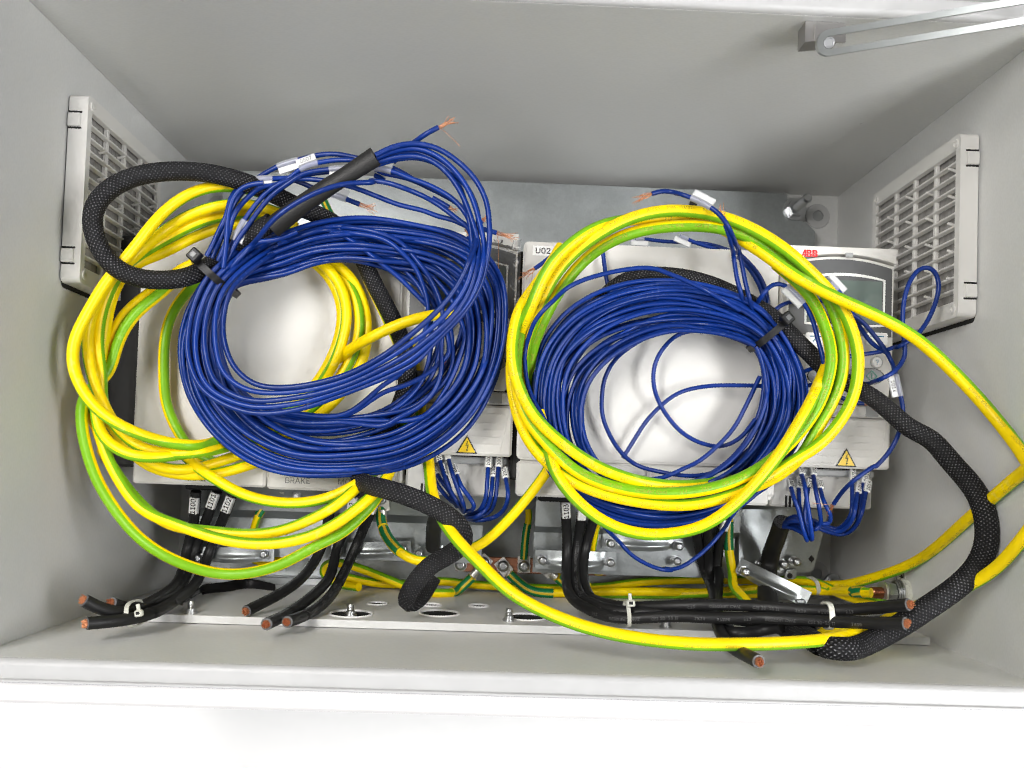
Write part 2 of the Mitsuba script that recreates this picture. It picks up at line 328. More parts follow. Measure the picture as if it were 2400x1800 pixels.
# earth bolt through the right side
q = at_x(1921, 1281, W - .012); ey, ez = q[1], q[2]
XL = np.array([[0, 0, -1], [0, 1, 0], [1, 0, 0]], float)  # lathe axis -> -x
es = thing('earth_bolt', 'copper threaded earth bolt with steel nut on the right side near the bottom', 'bolt')
part(es, 'base', put(lathe([(0, 0), (.0118, 0), (.0112, .003), (.009, .0042), (0, .0042)], 28), XL, [W, ey, ez]), 'nylon_white')
for k_ in range(3): part(es, 'washer', put(ringm(.0042, .0105 - .0006 * k_, .0012), XL, [W - .0044 - .0015 * k_, ey, ez]), 'zinc')
part(es, 'nut', put(hexnut(.0088, .0070), XL, [W - .0090, ey, ez]), 'zinc', 20)
part(es, 'lug', put(cat([ringm(.0044, .0086, .0014)]), XL, [W - .0162, ey, ez]), 'tin_lug'); part(es, 'shank', put(thread(.0044, .012, .0014, 20), XL, [W - .0145, ey, ez]), 'bolt_copper')
q = at_x(1946, 1246, W)
st = thing('earth_sticker', 'small round white earth symbol sticker on the right side above the earth bolt', 'sticker')
part(st, 'disc', put(lathe([(0, 0), (.0085, 0), (.0085, .0003), (0, .0003)], 24), XL, [W - .0001, q[1], q[2]]), 'tag_white')
sym = cat([ringm(.0058, .0066, .0002), box([0, .0002, .0001], [.0006, .0036, .0002], 0.00003), box([0, -.0016, .0001], [.0062, .0007, .0002], .00003), box([0, -.0028, .0001], [.0042, .0007, .0002], .00003), box([0, -.0040, .0001], [.0022, .0007, .0002], .00003)])
part(st, 'symbol', put(sym, XL @ np.array([[0, 1, 0], [-1, 0, 0], [0, 0, 1.]]).T, [W - .0006, q[1], q[2]]), 'print_black')

# ================================================================ MOUNTING PLATE with studs
mp = thing('mounting_plate', 'flat galvanised mounting plate at the back of the enclosure', 'plate')
MZ = .020
tr = at(1701, 418, MZ); tl = at(540, 372, MZ)
x0_, x1_, y1_ = -.268, tr[0], (tr[1] + tl[1]) / 2 + .0005
chk = at(1761, 470, MZ)
pl_ = sg.Polygon([(x0_, .012), (chk[0] - .003, .012), (chk[0], .04), (chk[0], y1_ - .034), (chk[0] - .008, y1_ - .026), (x1_, y1_ - .022), (x1_, y1_), (x0_, y1_)])
part(mp, 'sheet', poly(pl_, MZ - .002, MZ), 'galvanised')
part(mp, 'lower_lip', span(x0_, chk[0] - .003, .0055, .0120, MZ - .002, MZ + .016), 'galvanised')
def stud(root, s, zb, L, rad=.0042, tilt=(0, 0)):
    c = pt(s); c = at(parse(s)[0][0], parse(s)[0][1], zb); R = frame([tilt[0], tilt[1], 1])
    part(root, 'washer', put(ringm(rad, rad * 2.5, .0016), R, c), 'zinc'); part(root, 'nut', put(hexnut(rad * 1.95, .0062), R, c + R[:, 2] * .0018), 'zinc', 20)
    part(root, 'stud', put(thread(rad, L, .0011, 18), R, c), 'zinc')
stud(mp, 'F 1716,452', MZ, .034)
stud(mp, 'F 1792,1262', .034, .016, .0042, (.5, -.3))
for s in ('m 690,262,.0203', 'd 1105,845,.0203'):
    c = pt(s); part(mp, 'hole', put(lathe([(0, 0), (.0036, 0), (.0036, .0004), (0, .0004)], 18), np.eye(3), c), 'black_matt')

# ================================================================ VENT FILTERS
def vent(sgn, z_near, z_far, yc, size, label):
    v = thing('vent_filter', label, 'vent filter', 'filter grilles on the two sides')
    X = sgn * W; off = .0135; n = -sgn
    zc = (z_near + z_far) / 2; hw = (z_near - z_far) / 2; hh = size / 2
    # local: u along z (away from the back), v along y, w out of the wall
    R = np.array([[0, 0, n], [0, 1, 0], [-n, 0, 0]], float).T  # columns u, v, w as rows before T
    R = np.stack([np.array([0, 0, 1.0]), np.array([0, 1.0, 0]), np.array([n, 0, 0])], 1)
    if np.linalg.det(R) < 0: R[:, 0] *= -1
    su = R[2, 0]
    P = lambda m: put(m, R, [X, yc, zc])
    part(v, 'gasket', P(poly(sa.translate(rounded(2 * hw - .008, 2 * hh - .004, .003), 0, -.0046), 0, .0012)), 'black_matt')
    inner = sg.box(-hw + .0058, -hh + .0098, hw - .0058, hh - .0098)
    fr = rounded(2 * hw, 2 * hh, .004).difference(inner)
    part(v, 'frame', P(cat([poly(fr, off - .0025, off), poly(rounded(2 * hw, 2 * hh, .004).difference(rounded(2 * hw - .004, 2 * hh - .004, .003)), .0013, off - .0025)])), 'grille_plastic', 25)
    part(v, 'filter_mat', P(box([0, 0, .0062], [2 * hw - .009, 2 * hh - .016, .005])), 'filter_fleece')
    n_ = 12; pitch = (2 * hh - .0196) / n_
    for k in range(n_ + 1):
        yk = -hh + .0098 + k * pitch
        m = box([0, 0, 0], [2 * hw - .0116, .0016, .0036], .0004)
        m.apply_transform(trimesh.transformations.rotation_matrix(math.radians(-14), [1, 0, 0])); m.apply_translation([0, yk, off - .0016])
        part(v, 'slat', P(m), 'grille_plastic')
    for k in range(1, 4):
        part(v, 'rib', P(box([-hw + .0058 + k * (2 * hw - .0116) / 4, 0, off - .0030], [.0034, 2 * hh - .0192, .0030], .0005)), 'grille_plastic')
    pegs = []
    for k in range(5):
        for j in range(4):
            u = -hw + .0058 + (j + .78) * (2 * hw - .0116) / 4; y_ = -hh + .02 + (k + .35 * (j % 2)) * (2 * hh - .03) / 5
            pegs.append(put(lathe([(0, 0), (.0011, 0), (.0009, .006), (0, .004)], 10), frame([0, .3, 1]), [u, y_, .0090]))
    part(v, 'peg', P(cat(pegs)), 'grille_plastic', kind='stuff')
    for a in (-1, 1):
        for b in (-1, 1):
            part(v, 'corner_boss', P(put(ringm(.0016, .0034, .0009), np.eye(3), [a * (hw - .0062), b * (hh - .006), off])), 'grille_plastic')
    for b in (-1, 1):  # snap clips on the near flank, between two black slots
        for e in (-1, 1):
            part(v, 'slot', P(box([su * (hw + .0001), b * hh * .72 + e * .0052, .0056], [.0006, .0012, .0085], .0001)), 'black_matt')
        part(v, 'clip', P(box([su * (hw + .0006), b * hh * .72, .0052], [.0014, .0086, .0080], .0004)), 'grille_plastic')
    return v
pn, pf = at_x(192, 203, -W + .0135), at_x(350, 350, -W + .0135); pb = at_x(163, 606, -W + .0135)
vent(-1, pn[2], pf[2], (pn[1] + pb[1]) / 2, abs(pn[1] - pb[1]), 'square grey plastic filter grille on the left side behind the black sleeve loop')
pn, pf = at_x(2076, 285, W - .0135), at_x(1886, 420, W - .0135); pb = at_x(2076, 681, W - .0135)
vent(1, pn[2], pf[2], (pn[1] + pb[1]) / 2, abs(pn[1] - pb[1]), 'square grey plastic filter grille on the right side beside the blue wire loop')

# ================================================================ DOOR STAY (top right)
ds = thing('door_stay', 'long slotted zinc door stay bar pinned at the top right edge', 'door stay')
A, B = at(1790, 93, .322), at(2330, 4, .345)
L_ = np.linalg.norm(B - A); X_ = (B - A) / L_; Rb = np.stack([X_, np.cross([-.03, -.32, .95], X_), [0, 0, 0]], 1); Rb[:, 1] /= np.linalg.norm(Rb[:, 1]); Rb[:, 2] = np.cross(Rb[:, 0], Rb[:, 1])
bar = sg.LineString([(0, 0), (L_, 0)]).buffer(.0068, quad_segs=12).difference(sg.LineString([(0, 0), (L_ - .01, 0)]).buffer(.0034, quad_segs=10))
part(ds, 'bar', put(poly(bar, -.0026, .0026), Rb, A), 'bar_zinc', 20)
pb_ = at(1778, 40, .3)
part(ds, 'pin', put(cat([lathe([(0, -.022), (.0024, -.022), (.0024, .001), (0, .001)], 16), ringm(.0024, .0030, .0018)]), Rb, A), 'zinc')
c0 = at(1782, 56, .303)
brk = sg.Polygon([(-.0115, 0), (.0115, 0), (.0115, .0040), (.0090, .0095), (-.0115, .0125)])
mbr = poly(brk, -.0060, .0060); mbr.vertices = np.stack([mbr.vertices[:, 0], -mbr.vertices[:, 1], mbr.vertices[:, 2]], 1); mbr.fix_normals()
part(ds, 'bracket', put(mbr, np.eye(3), [c0[0], H - .0002, c0[2] - .006]), 'nickel_dull')
part(ds, 'bracket_plate', span(c0[0] - .0065, c0[0] + .0118, H - .0128, H - .0022, c0[2] + .0002, c0[2] + .0018), 'nickel_dull')

# ================================================================ MOTOR DRIVES
DZ = .187                                # the height of the covers' faces
RX = at(1928, 800, DZ + .004)[0]; LX = at(1122, 800, DZ)[0]; PX = at(1682, 780, DZ)[0]
YT = at(1420, 532, DZ)[1]; YB = at(1400, 1084, DZ)[1]
shift = at(1119.5, 700, DZ)[0] - at(1929, 700, DZ)[0]
def drive(dx, tag, label, full):
    dv = thing('motor_drive', label, 'motor drive')
    o = np.array([dx, 0, 0]); w = lambda s: pt(s) + o
    S = lambda a, b, c, d, e, f, r=.0012: span(a + dx, b + dx, c, d, e, f, r)
    part(dv, 'heat_sink', cat([S(LX - (.0245 if dx < -.1 else .004), PX, YB + .012, YT - .004, MZ + .0005, DZ - .012, .002), S(PX + .0002, RX - .004, YB + .012, YT - .004, MZ + .0005, DZ - .045, .002)]), 'black_matt')
    yc_ = at(1800, 1011, DZ)[1]
    part(dv, 'body', cat([S(LX + .003, PX + .001, YB + .006, YT - .002, MZ + .030, DZ - .0045, .002), S(PX + .0012, RX - .002, yc_ + .001, YT - .002, MZ + .030, DZ - .0045, .002)]), 'ivory_plastic')
    # left cover: main sheet with softly rounded edges, a lower strip in sections
    yl = at(1300, 1000, DZ)[1]; xs = at(1398, 1050, DZ)[0]
    part(dv, 'front_cover', cat([put(poly(rounded(PX - .0012 - LX, YT - yl - .0006, .004), -.02, -.0012), np.eye(3), [(LX + PX - .0012) / 2 + dx, (YT + yl + .0006) / 2, DZ]),
                                 put(poly(rounded(PX - .0042 - LX, YT - yl - .0036, .004), -.0012, 0), np.eye(3), [(LX + PX - .0012) / 2 + dx, (YT + yl + .0006) / 2, DZ])]), 'ivory_plastic', 40)
    part(dv, 'terminal_cover', S(LX + .0005, xs - .0004, YB + .001, yl - .0006, DZ - .03, DZ - .001, .0016), 'ivory_plastic')
    part(dv, 'terminal_cover', S(xs + .0004, PX - .004, YB, yl - .0006, DZ - .03, DZ - .0025, .0016), 'ivory_plastic')
    part(dv, 'side_rail', S(PX - .0036, PX - .0008, YB + .004, yl + .02, DZ - .03, DZ - .006, .0008), 'ivory_plastic')
    px = lambda x, y, z=DZ: at(x, y, z) + o
    if full:
        for s_, X_, Y_, h in (('MAINS', 435, 1033, .0041), ('BRK+ BRK-', 640, 1017, .0041), ('BRAKE', 643, 1038, .0041), ('MOTOR', 762, 1041, .0041)):
            z = DZ - .001 if s_ == 'MAINS' else DZ - .0025
            part(dv, 'lettering', text(s_, h, at(X_, Y_, z)), 'print_black' if s_ == 'MAINS' else 'print_grey', False)
    c = px(1173, 541.6, DZ + .0002)
    part(dv, 'name_label', box(c, [.0146, .0070, .0003], .0001), 'tag_white')
    part(dv, 'name_text', text(tag, .0040, c + [0, 0, .0002], bold=True), 'print_black', False)
    # keypad module on the right
    z1 = DZ + .004
    P1 = px(1692, 560); KX0, KX1 = PX + .0035 + dx, RX - .0005 + dx
    yh = at(1820, 537, z1)[1]
    # header bar with an arched lower edge
    kc, kw = (KX0 + KX1) / 2, (KX1 - KX0) / 2
    yb_ = at(1928, 573, z1)[1]
    arch = [(kw * u, yb_ + .0058 * (1 - u * u)) for u in np.linspace(-1, 1, 17)]
    head = sg.Polygon([(-kw, yh), (kw, yh)] + [(a, b) for a, b in arch[::-1]])
    part(dv, 'header', put(poly(head, -.012, 0), np.eye(3), [kc, 0, z1 + .0035]), 'ivory_plastic', 20)
    part(dv, 'header_clip', box(px(1834, 551, z1 + .0036) , [.0052, .0032, .0012], .0003), 'mid_grey_plastic')
    kyb = at(1750, 868, z1)[1]; ykl = at(1750, 722, z1)[1]
    shell = sg.Polygon([(-kw, kyb + .03), (-kw + .002, kyb + .006), (-kw + .006, kyb), (kw - .006, kyb), (kw - .002, kyb + .006), (kw, kyb + .03), (kw, yb_ - .0012)] + [(a, b - .0012) for a, b in arch[::-1]] )
    part(dv, 'keypad_shell', put(poly(shell, -.02, 0), np.eye(3), [kc, 0, z1]), 'ivory_plastic', 20)
    face = sg.Polygon([(-kw + .0014, ykl), (kw - .0014, ykl)] + [(a * .96, b - .0032) for a, b in arch[::-1]])
    part(dv, 'display_surround', put(poly(face, 0, .0009), np.eye(3), [kc, 0, z1]), 'dark_grey_plastic', 20)
    a_, b_ = px(1736, 700, z1), px(1911, 606, z1)
    def arched(x0, x1, ya, yb, rise): return sg.Polygon([(x0, ya), ((x0 + x1) / 2, ya - rise * .5), (x1, ya)] + [(x0 + (x1 - x0) * t, yb + rise * (1 - (2 * t - 1) ** 2)) for t in np.linspace(1, 0, 13)])
    fr0 = arched(a_[0], b_[0], a_[1], b_[1], .0040); fr1 = arched(a_[0] + .0014, b_[0] - .0014, a_[1] + .0014, b_[1] - .0010, .0030)
    part(dv, 'display_frame', poly(fr0.difference(fr1), z1 + .0009, z1 + .0014), 'white_plastic', 20)
    lc = sg.box(a_[0] + .0022, a_[1] + .0020, b_[0] - .0022, b_[1] - .0012)
    part(dv, 'display', poly(lc, z1 + .0007, z1 + .0012), 'lcd_glass', 20)
    # soft keys, round key pad, help key, stop and start keys
    for X_, sx in ((1762, -1), (1893, 1)):
        c = px(X_, 732, z1)
        part(dv, 'soft_key', put(poly(rounded(.0150, .0085, .0012), 0, .0012), np.eye(3), c), 'white_plastic', 25)
        part(dv, 'key_mark', cat([box(c + [0, .0016, .0013], [.0098, .0007, .0002], .00005), put(box([0, 0, 0], [.0050, .0007, .0002], .00005), trimesh.transformations.rotation_matrix(sx * -.9, [0, 0, 1])[:3, :3], c + [sx * .0010, -.0004, .0013])]), 'symbol_blue')
    c = px(1828, 765, z1); part(dv, 'navigation_key', put(lathe([(0, .0016), (.0125, .0014), (.0135, .0004), (.0135, 0), (0, 0)], 36), np.diag([1, .8, 1]), c), 'white_plastic', 40)
    c = px(1893, 783, z1); part(dv, 'help_key', put(lathe([(0, .0014), (.0034, .0013), (.0040, .0004), (.0040, 0), (0, 0)], 24), np.eye(3), c), 'white_plastic', 40); part(dv, 'key_outline', put(ringm(.0041, .0044, .0004), np.eye(3), c), 'mid_grey_plastic')
    part(dv, 'key_mark', text('?', .0036, c + [0, 0, .0015]), 'symbol_blue', False)
    c = px(1766, 783, z1); part(dv, 'location_key', put(lathe([(0, .0014), (.0034, .0013), (.0040, .0004), (.0040, 0), (0, 0)], 24), np.eye(3), c), 'white_plastic', 40); part(dv, 'key_outline', put(ringm(.0041, .0044, .0004), np.eye(3), c), 'mid_grey_plastic')
    for X_, mk in ((1772, 'o'), (1881, 'i')):
        c = px(X_, 813, z1)
        m = lathe([(0, .0013), (.0078, .0012), (.0090, .0004), (.0090, 0), (0, 0)], 32); part(dv, 'run_key', put(m, np.diag([1, .62, 1]), c), 'grey_button', 40)
        part(dv, 'key_outline', put(ringm(.0091, .0095, .0004, 32), np.diag([1, .62, 1]), c), 'black_plastic')
        if mk == 'i':
            dm = sg.Polygon([(0, .0042), (.0042, 0), (0, -.0042), (-.0042, 0)]); part(dv, 'key_mark', cat([poly(dm.difference(dm.buffer(-.0006)), 0, .0002), box([0, 0, .0001], [.0006, .0042, .0002], .00005)]).apply_translation(c + [0, 0, .0014]), 'symbol_green')
        else:
            part(dv, 'key_mark', put(ringm(.0028, .0034, .0002), np.eye(3), c + [0, 0, .0014]), 'logo_red')
    # makers' mark on the header: three blocky capitals cut by a cross
    c = at(1748.5, 547.5, z1 + .0036) + o
    def letter(ch):
        if ch == 'A': g = sg.Polygon([(.1, 0), (.62, 1.25), (.95, 1.25), (.95, 0), (.62, 0), (.62, .26), (.46, .26), (.40, 0)]); g = g.difference(sg.Polygon([(.52, .42), (.64, .42), (.64, .86)]))
        else:
            g = sg.box(0, 0, .62, 1.25).union(sg.Point(.56, .92).buffer(.33)).union(sg.Point(.58, .36).buffer(.36)).intersection(sg.box(0, 0, 1, 1.25)); g = g.difference(sg.box(.32, .24, .58, .46)).difference(sg.box(.32, .82, .56, 1.02))
        return g
    x_ = 0; gs = []
    for ch in 'ABB':
        gs.append(sa.translate(letter(ch), x_, 0)); x_ += 1.02
    cut = sg.box(-1, .61, 9, .65)
    for xx in (.66, 1.30, 2.32): cut = cut.union(sg.box(xx, -1, xx + .03, 3))
    ms = []
    for g in gs:
        g = sa.scale(g.difference(cut), .00405, .00405, origin=(0, 0)); g = sa.translate(g, -.0062, -.0025)
        ms += [poly(h_, 0, .00015) for h_ in getattr(g, 'geoms', [g])]
    part(dv, 'logo', put(cat(ms), np.eye(3), c), 'logo_red', False)
    # strip with a dark window, then the lower cover with ribs and a warning sign
    y_a = at(1800, 870, DZ)[1]; y_b = at(1800, 902, DZ)[1]; y_c = at(1800, 1011, DZ)[1]
    part(dv, 'gap_shade', S(PX + .002, RX - .004, y_a - .0010, y_a + .0012, DZ - .02, DZ - .004, .0003), 'black_plastic')
    part(dv, 'middle_strip', S(PX + .001, RX - .001, y_b + .0005, y_a - .0012, DZ - .03, DZ + .001, .0012), 'ivory_plastic')
    c = px(1884, 889, DZ + .001); part(dv, 'window', box(c, [.0092, .0078, .0006], .0002), 'mid_grey_plastic')
    part(dv, 'lower_cover', S(PX + .0006, RX, y_c, y_b - .0004, DZ - .035, DZ + .003, .0016), 'ivory_plastic')
    zc_ = DZ + .003
    for k, yy in enumerate((922, 940, 954, 969, 984, 1000)):
        a, b = px(1846 if k == 0 else 1702, yy, zc_), px(1906 - 2.2 * k, yy + 2, zc_)
        part(dv, 'rib', span(a[0], b[0], (a[1] + b[1]) / 2 - .0004, (a[1] + b[1]) / 2 + .0004, zc_ - .0003, zc_ + .0006, .0002), 'ivory_plastic')
    cu = [px(1916 - 20 * t ** 1.3, 905 + 104 * t, zc_) for t in np.linspace(0, 1, 9)]
    part(dv, 'edge_line', tube(np.array(cu), .0004, 6), 'ivory_plastic')
    c = px(1827.8, 989, zc_ + .0003); hh_ = .0068
    tri = sg.Polygon([(0, hh_ * 1.02), (hh_ * 1.10, -hh_ * .92), (-hh_ * 1.10, -hh_ * .92)])
    sgn_ = part(dv, 'warning_sign', put(poly(tri, 0, .0003), np.eye(3), c), 'print_black', False)
    part(sgn_, 'yellow_field', put(poly(tri.buffer(-.00085, join_style=2), .0003, .0005), np.eye(3), c), 'sign_yellow', False)
    bolt = sg.Polygon([(.15, 2.6), (-.55, .35), (.35, .55), (.02, -1.55), (-.25, -1.45), (.12, -2.45), (.62, -1.62), (.36, -1.55), (.85, 1.0), (-.05, .82), (.52, 2.6)])
    bolt = sa.translate(sa.scale(bolt, .00148, .00148, origin=(0, 0)), 0, -.0013)
    part(sgn_, 'flash', put(poly(bolt, .0005, .0007), np.eye(3), c), 'print_black', False)
    # recessed terminal block below the lower cover
    zr = DZ - .024; yr = at(1800, 1098, zr)[1]; xr = at(1884, 1060, zr)[0]
    part(dv, 'terminal_block', S(PX + .004, xr, yr, y_c - .0006, MZ + .04, zr, .0015), 'ivory_plastic')
    part(dv, 'terminal_row', S(PX + .006, xr - .003, y_c - .006, y_c - .0008, zr + .0003, zr + .010, .001), 'mid_grey_plastic')
    sl = [box(px(X_, 1083, zr), [.0016, .0085, .0012], .0002) for X_ in (1698, 1706, 1715)]
    for m in sl: part(dv, 'slot', m, 'black_matt')
    part(dv, 'foot', S(LX + .02, LX + .05, YB - .004, YB + .003, MZ + .05, DZ - .05, .001), 'black_plastic')
    return dv
drive(shift, 'U01', 'left white motor drive behind the left coil, with lettering along its lower edge', True)
drive(0, 'U02', 'right white motor drive labelled U02 behind the right coil, red logo in view', False)
# boxes that cables may not enter: x0, x1, y0, y1, top
SOLID = []
for dx in (shift, 0):
    SOLID += [(LX + dx, PX + dx, YB, YT, DZ + .0002), (PX + dx, RX + dx, at(1800, 1011, DZ)[1], at(1800, 530, DZ)[1], DZ + .006), (PX + dx, RX + dx - .012, YB - .001, YB + .03, DZ - .024)]

# crinkled clear film still on the left keypad
N_ = 22; gx, gy = np.meshgrid(np.linspace(0, 1, N_), np.linspace(0, 1, N_), indexing='ij')
a_, b_ = at(905, 660, DZ + .007), at(1126, 520, DZ + .007)
Pf = np.stack([a_[0] + (b_[0] - a_[0]) * gx, a_[1] + (b_[1] - a_[1]) * gy, np.full_like(gx, DZ + .0075)], -1)
Pf[..., 2] += .0030 * (meshkit.fbm(np.stack([gx * 9, gy * 6, gx * 0], -1), 3) - .5) + .003 * np.maximum(0, gx - .9) * 8 * (meshkit.noise(np.stack([gy * 9, gx * 3, gx * 0], -1)))
Pf[..., 2] = np.maximum(Pf[..., 2], DZ + .0062)
ii, jj = np.meshgrid(np.arange(N_ - 1), np.arange(N_ - 1), indexing='ij'); k0 = ii * N_ + jj
ff = np.stack([k0, k0 + N_, k0 + N_ + 1, k0 + 1], -1).reshape(-1, 4)
kf = thing('protective_film', 'crinkled clear film left on the keypad of the left drive', 'film')
scene[kf] = mikit.ply((Pf.reshape(-1, 3), ff), 'clear_film', True)

# ================================================================ CLAMP PLATES, CLAMPS, BUSBAR
def sheet(prof, x0, x1, t=.0016):
    """a bent sheet: prof = [(y, z), ...] swept from x0 to x1"""
    ln = sg.LineString(prof).buffer(t / 2, cap_style=2, join_style=1, quad_segs=3)
    m = trimesh.creation.extrude_polygon(ln, x1 - x0, engine='earcut'); v = m.vertices.copy()
    m.vertices = np.stack([v[:, 2] + x0, v[:, 0], v[:, 1]], 1); m.fix_normals(); return m
def yz(s): p = pt(s); return (p[1], p[2])
def clamp_screw(root, s, zb, tall=.006):
    px_, py_, _ = parse(s)[0]; c = at(px_, py_, zb)
    part(root, 'screw', cat([put(ringm(.0016, .0040, .0009), np.eye(3), c), put(ringm(.0016, .0033, .0012), np.eye(3), c + [0, 0, .0011]), put(lathe([(0, 0), (.0017, 0), (.0017, tall), (0, tall)], 12), np.eye(3), c), put(screw_head(.0034, .0024), np.eye(3), c + [0, 0, tall])]), 'zinc', 35)
def saddle(root, A, B, width, lift=.003, bulge=.0022, z=None):
    """a clamp strip from A to B (pixels) that bows outwards, a stiffening groove pressed along it"""
    pa, pb = pt(A), pt(B); L = np.linalg.norm(pb - pa); x = (pb - pa) / L; y = np.cross([0, 0, 1.0], x); y /= np.linalg.norm(y); zz = np.cross(x, y)
    n, m = 25, 13; u = np.linspace(0, 1, n); v = np.linspace(-1, 1, m)
    U, Vv = np.meshgrid(u, v, indexing='ij'); e = np.clip((U - .17) / .66, 0, 1); bow = np.sin(e * np.pi) ** .8
    rib = np.exp(-((Vv + .45 - .55 * (1 - bow) * 0) / .34) ** 2) * np.sin(np.clip((U - .14) / .72, 0, 1) * np.pi) ** .6
    hz = bow * lift + rib * bulge
    wv = Vv * width / 2 * (1 + .10 * bow)
    top = pa + x * (U * L)[..., None] + y * (wv - bow * .0006)[..., None] + zz * hz[..., None]
    bot = top - zz * .0013
    V = np.concatenate([top.reshape(-1, 3), bot.reshape(-1, 3)]); f = []
    idx = lambda i, j, k: k * n * m + i * m + j
    for i in range(n - 1):
        for j in range(m - 1):
            f += [[idx(i, j, 0), idx(i + 1, j, 0), idx(i + 1, j + 1, 0), idx(i, j + 1, 0)], [idx(i, j, 1), idx(i, j + 1, 1), idx(i + 1, j + 1, 1), idx(i + 1, j, 1)]]
    for i in range(n - 1): f += [[idx(i, 0, 0), idx(i, 0, 1), idx(i + 1, 0, 1), idx(i + 1, 0, 0)], [idx(i, m - 1, 0), idx(i + 1, m - 1, 0), idx(i + 1, m - 1, 1), idx(i, m - 1, 1)]]
    for j in range(m - 1): f += [[idx(0, j, 0), idx(0, j + 1, 0), idx(0, j + 1, 1), idx(0, j, 1)], [idx(n - 1, j, 0), idx(n - 1, j, 1), idx(n - 1, j + 1, 1), idx(n - 1, j + 1, 0)]]
    f = np.array(f); f = np.vstack([f[:, [0, 1, 2]], f[:, [0, 2, 3]]])
    mm = trimesh.Trimesh(V, f, process=False); mm.fix_normals()
    part(root, 'saddle', mm, 'galvanised', 40)
def plate(name_label, prof, xa, xb):
    cp = thing('clamp_plate', name_label, 'clamp plate', 'cable clamp plates under the drives')
    part(cp, 'sheet', sheet([yz(s) for s in prof], xa, xb), 'galvanised', 40); return cp
xw = lambda x, z=.1: at(x, 1120, z)[0]
c1 = plate('bent galvanised cable clamp plate under the left drive', ['F 700,1040,.125', 'F 700,1066,.112', 'F 700,1106,.108', 'F 700,1122,.094', 'F 700,1206,.092'], xw(425), xw(1043))
c2 = plate('bent galvanised cable clamp plate under the left part of the right drive', ['F 1350,1060,.125', 'F 1350,1086,.112', 'F 1350,1142,.108', 'F 1350,1154,.094', 'F 1350,1242,.092'], xw(1155), xw(1592))
c3 = thing('clamp_plate', 'flat galvanised clamp plate with a slanted right edge under the right keypad', 'clamp plate')
g3 = [pt(s)[:2] for s in ('F 1596,1100,.090', 'F 1596,1240,.090', 'F 1747,1236,.090', 'F 1757,1232,.090', 'F 1778,1152,.090', 'F 1790,1100,.090')]
part(c3, 'sheet', poly(g3, .0885, .090), 'galvanised')
part(c3, 'tab', poly([pt(s)[:2] for s in ('F 1700,1232,.094', 'F 1693,1251,.094', 'F 1720,1251,.094', 'F 1722,1228,.094')], .0925, .094), 'galvanised')
c = pt('e 668,440,.0942'); part(c3, 'hole', put(lathe([(0, 0), (.0022, 0), (.0022, .0003), (0, .0003)], 16), np.eye(3), c), 'black_matt')
c = pt('e 893,265,.0903'); part(c3, 'hole', put(poly(sg.Polygon([(0, .003), (.0026, 0), (0, -.003), (-.0026, 0)]), 0, .0003), np.eye(3), c), 'black_matt')
saddle(c1, 'F 428,1197,.103', 'F 592,1197,.103', .0115); clamp_screw(c1, 'F 432,1205', .103); clamp_screw(c1, 'F 574,1196', .103)
saddle(c1, 'F 716,1188,.103', 'F 888,1184,.103', .0115); clamp_screw(c1, 'F 728,1191', .103); clamp_screw(c1, 'F 873,1183', .103)
saddle(c1, 'b 960,1350,.101', 'b 1380,1340,.101', .0095); clamp_screw(c1, 'b 1015,1360', .100); clamp_screw(c1, 'b 1295,1350', .100)
saddle(c2, 'c 300,1165,.105', 'c 1345,1195,.105', .0150, .0045, .0030); clamp_screw(c2, 'c 390,1170', .105, .008); clamp_screw(c2, 'c 1262,1200', .105, .008)
saddle(c2, 'c 1175,925,.097', 'F 1476,1172,.097', .0125, .0035); clamp_screw(c2, 'c 1270,955', .098); clamp_screw(c2, 'd 210,1270', .098); clamp_screw(c2, 'd 170,1450', .093, .010)
saddle(c3, 'd 1250,1500,.101', 'd 1590,1500,.101', .0095); clamp_screw(c3, 'd 1275,1500', .101, .009); clamp_screw(c3, 'd 1555,1500', .101); clamp_screw(c3, 'd 1705,1460', .094, .009)
c4 = thing('clamp_bracket', 'loose slanted zinc clamp strip hanging from one screw at the lower right', 'clamp strip')
saddle(c4, 'e 130,330,.115', 'e 860,690,.150', .0125, .002, .004); clamp_screw(c4, 'e 185,390', .118, .007)
c = pt('e 780,690,.152'); part(c4, 'hook', box(c + [0, -.001, -.001], [.0065, .003, .004], .0006), 'galvanised')
for s in ('b 395,1140,.0935', 'c 1690,1095,.0935'):
    c = pt(s); part(c1 if s[0] == 'b' else c2, 'stamp', put(ringm(.0019, .0022, .0003), np.eye(3), c), 'mid_grey_plastic')
bb = thing('earth_busbar', 'copper earth busbar with screws along the bottom of the mounting plate', 'busbar')
a_, b_ = at(985, 1204, .060), at(1310, 1238, .060)
part(bb, 'bar', span(a_[0], b_[0], at(1140, 1239, .060)[1], at(1140, 1206, .060)[1], .055, .060, .0006), 'copper_bar')
for X_ in (1000, 1300): c = at(X_, 1221, .055); part(bb, 'spacer', put(lathe([(0, 0), (.005, 0), (.005, .0345), (0, .0345)], 16), np.eye(3), [c[0], c[1], MZ]), 'zinc')
BUS = []
for s in ('b 1545,1515', 'b 1850,1485', 'b 2095,1530', 'c 155,1255', 'c 430,1280'):
    x_, y_, _ = parse(s)[0]; c = at(x_, y_, .0645); BUS.append(c)
    part(bb, 'screw', cat([put(screw_head(.0048, .0032), np.eye(3), c), put(ringm(.002, .0056, .0010), np.eye(3), c - [0, 0, .0011])]), 'zinc', 35)
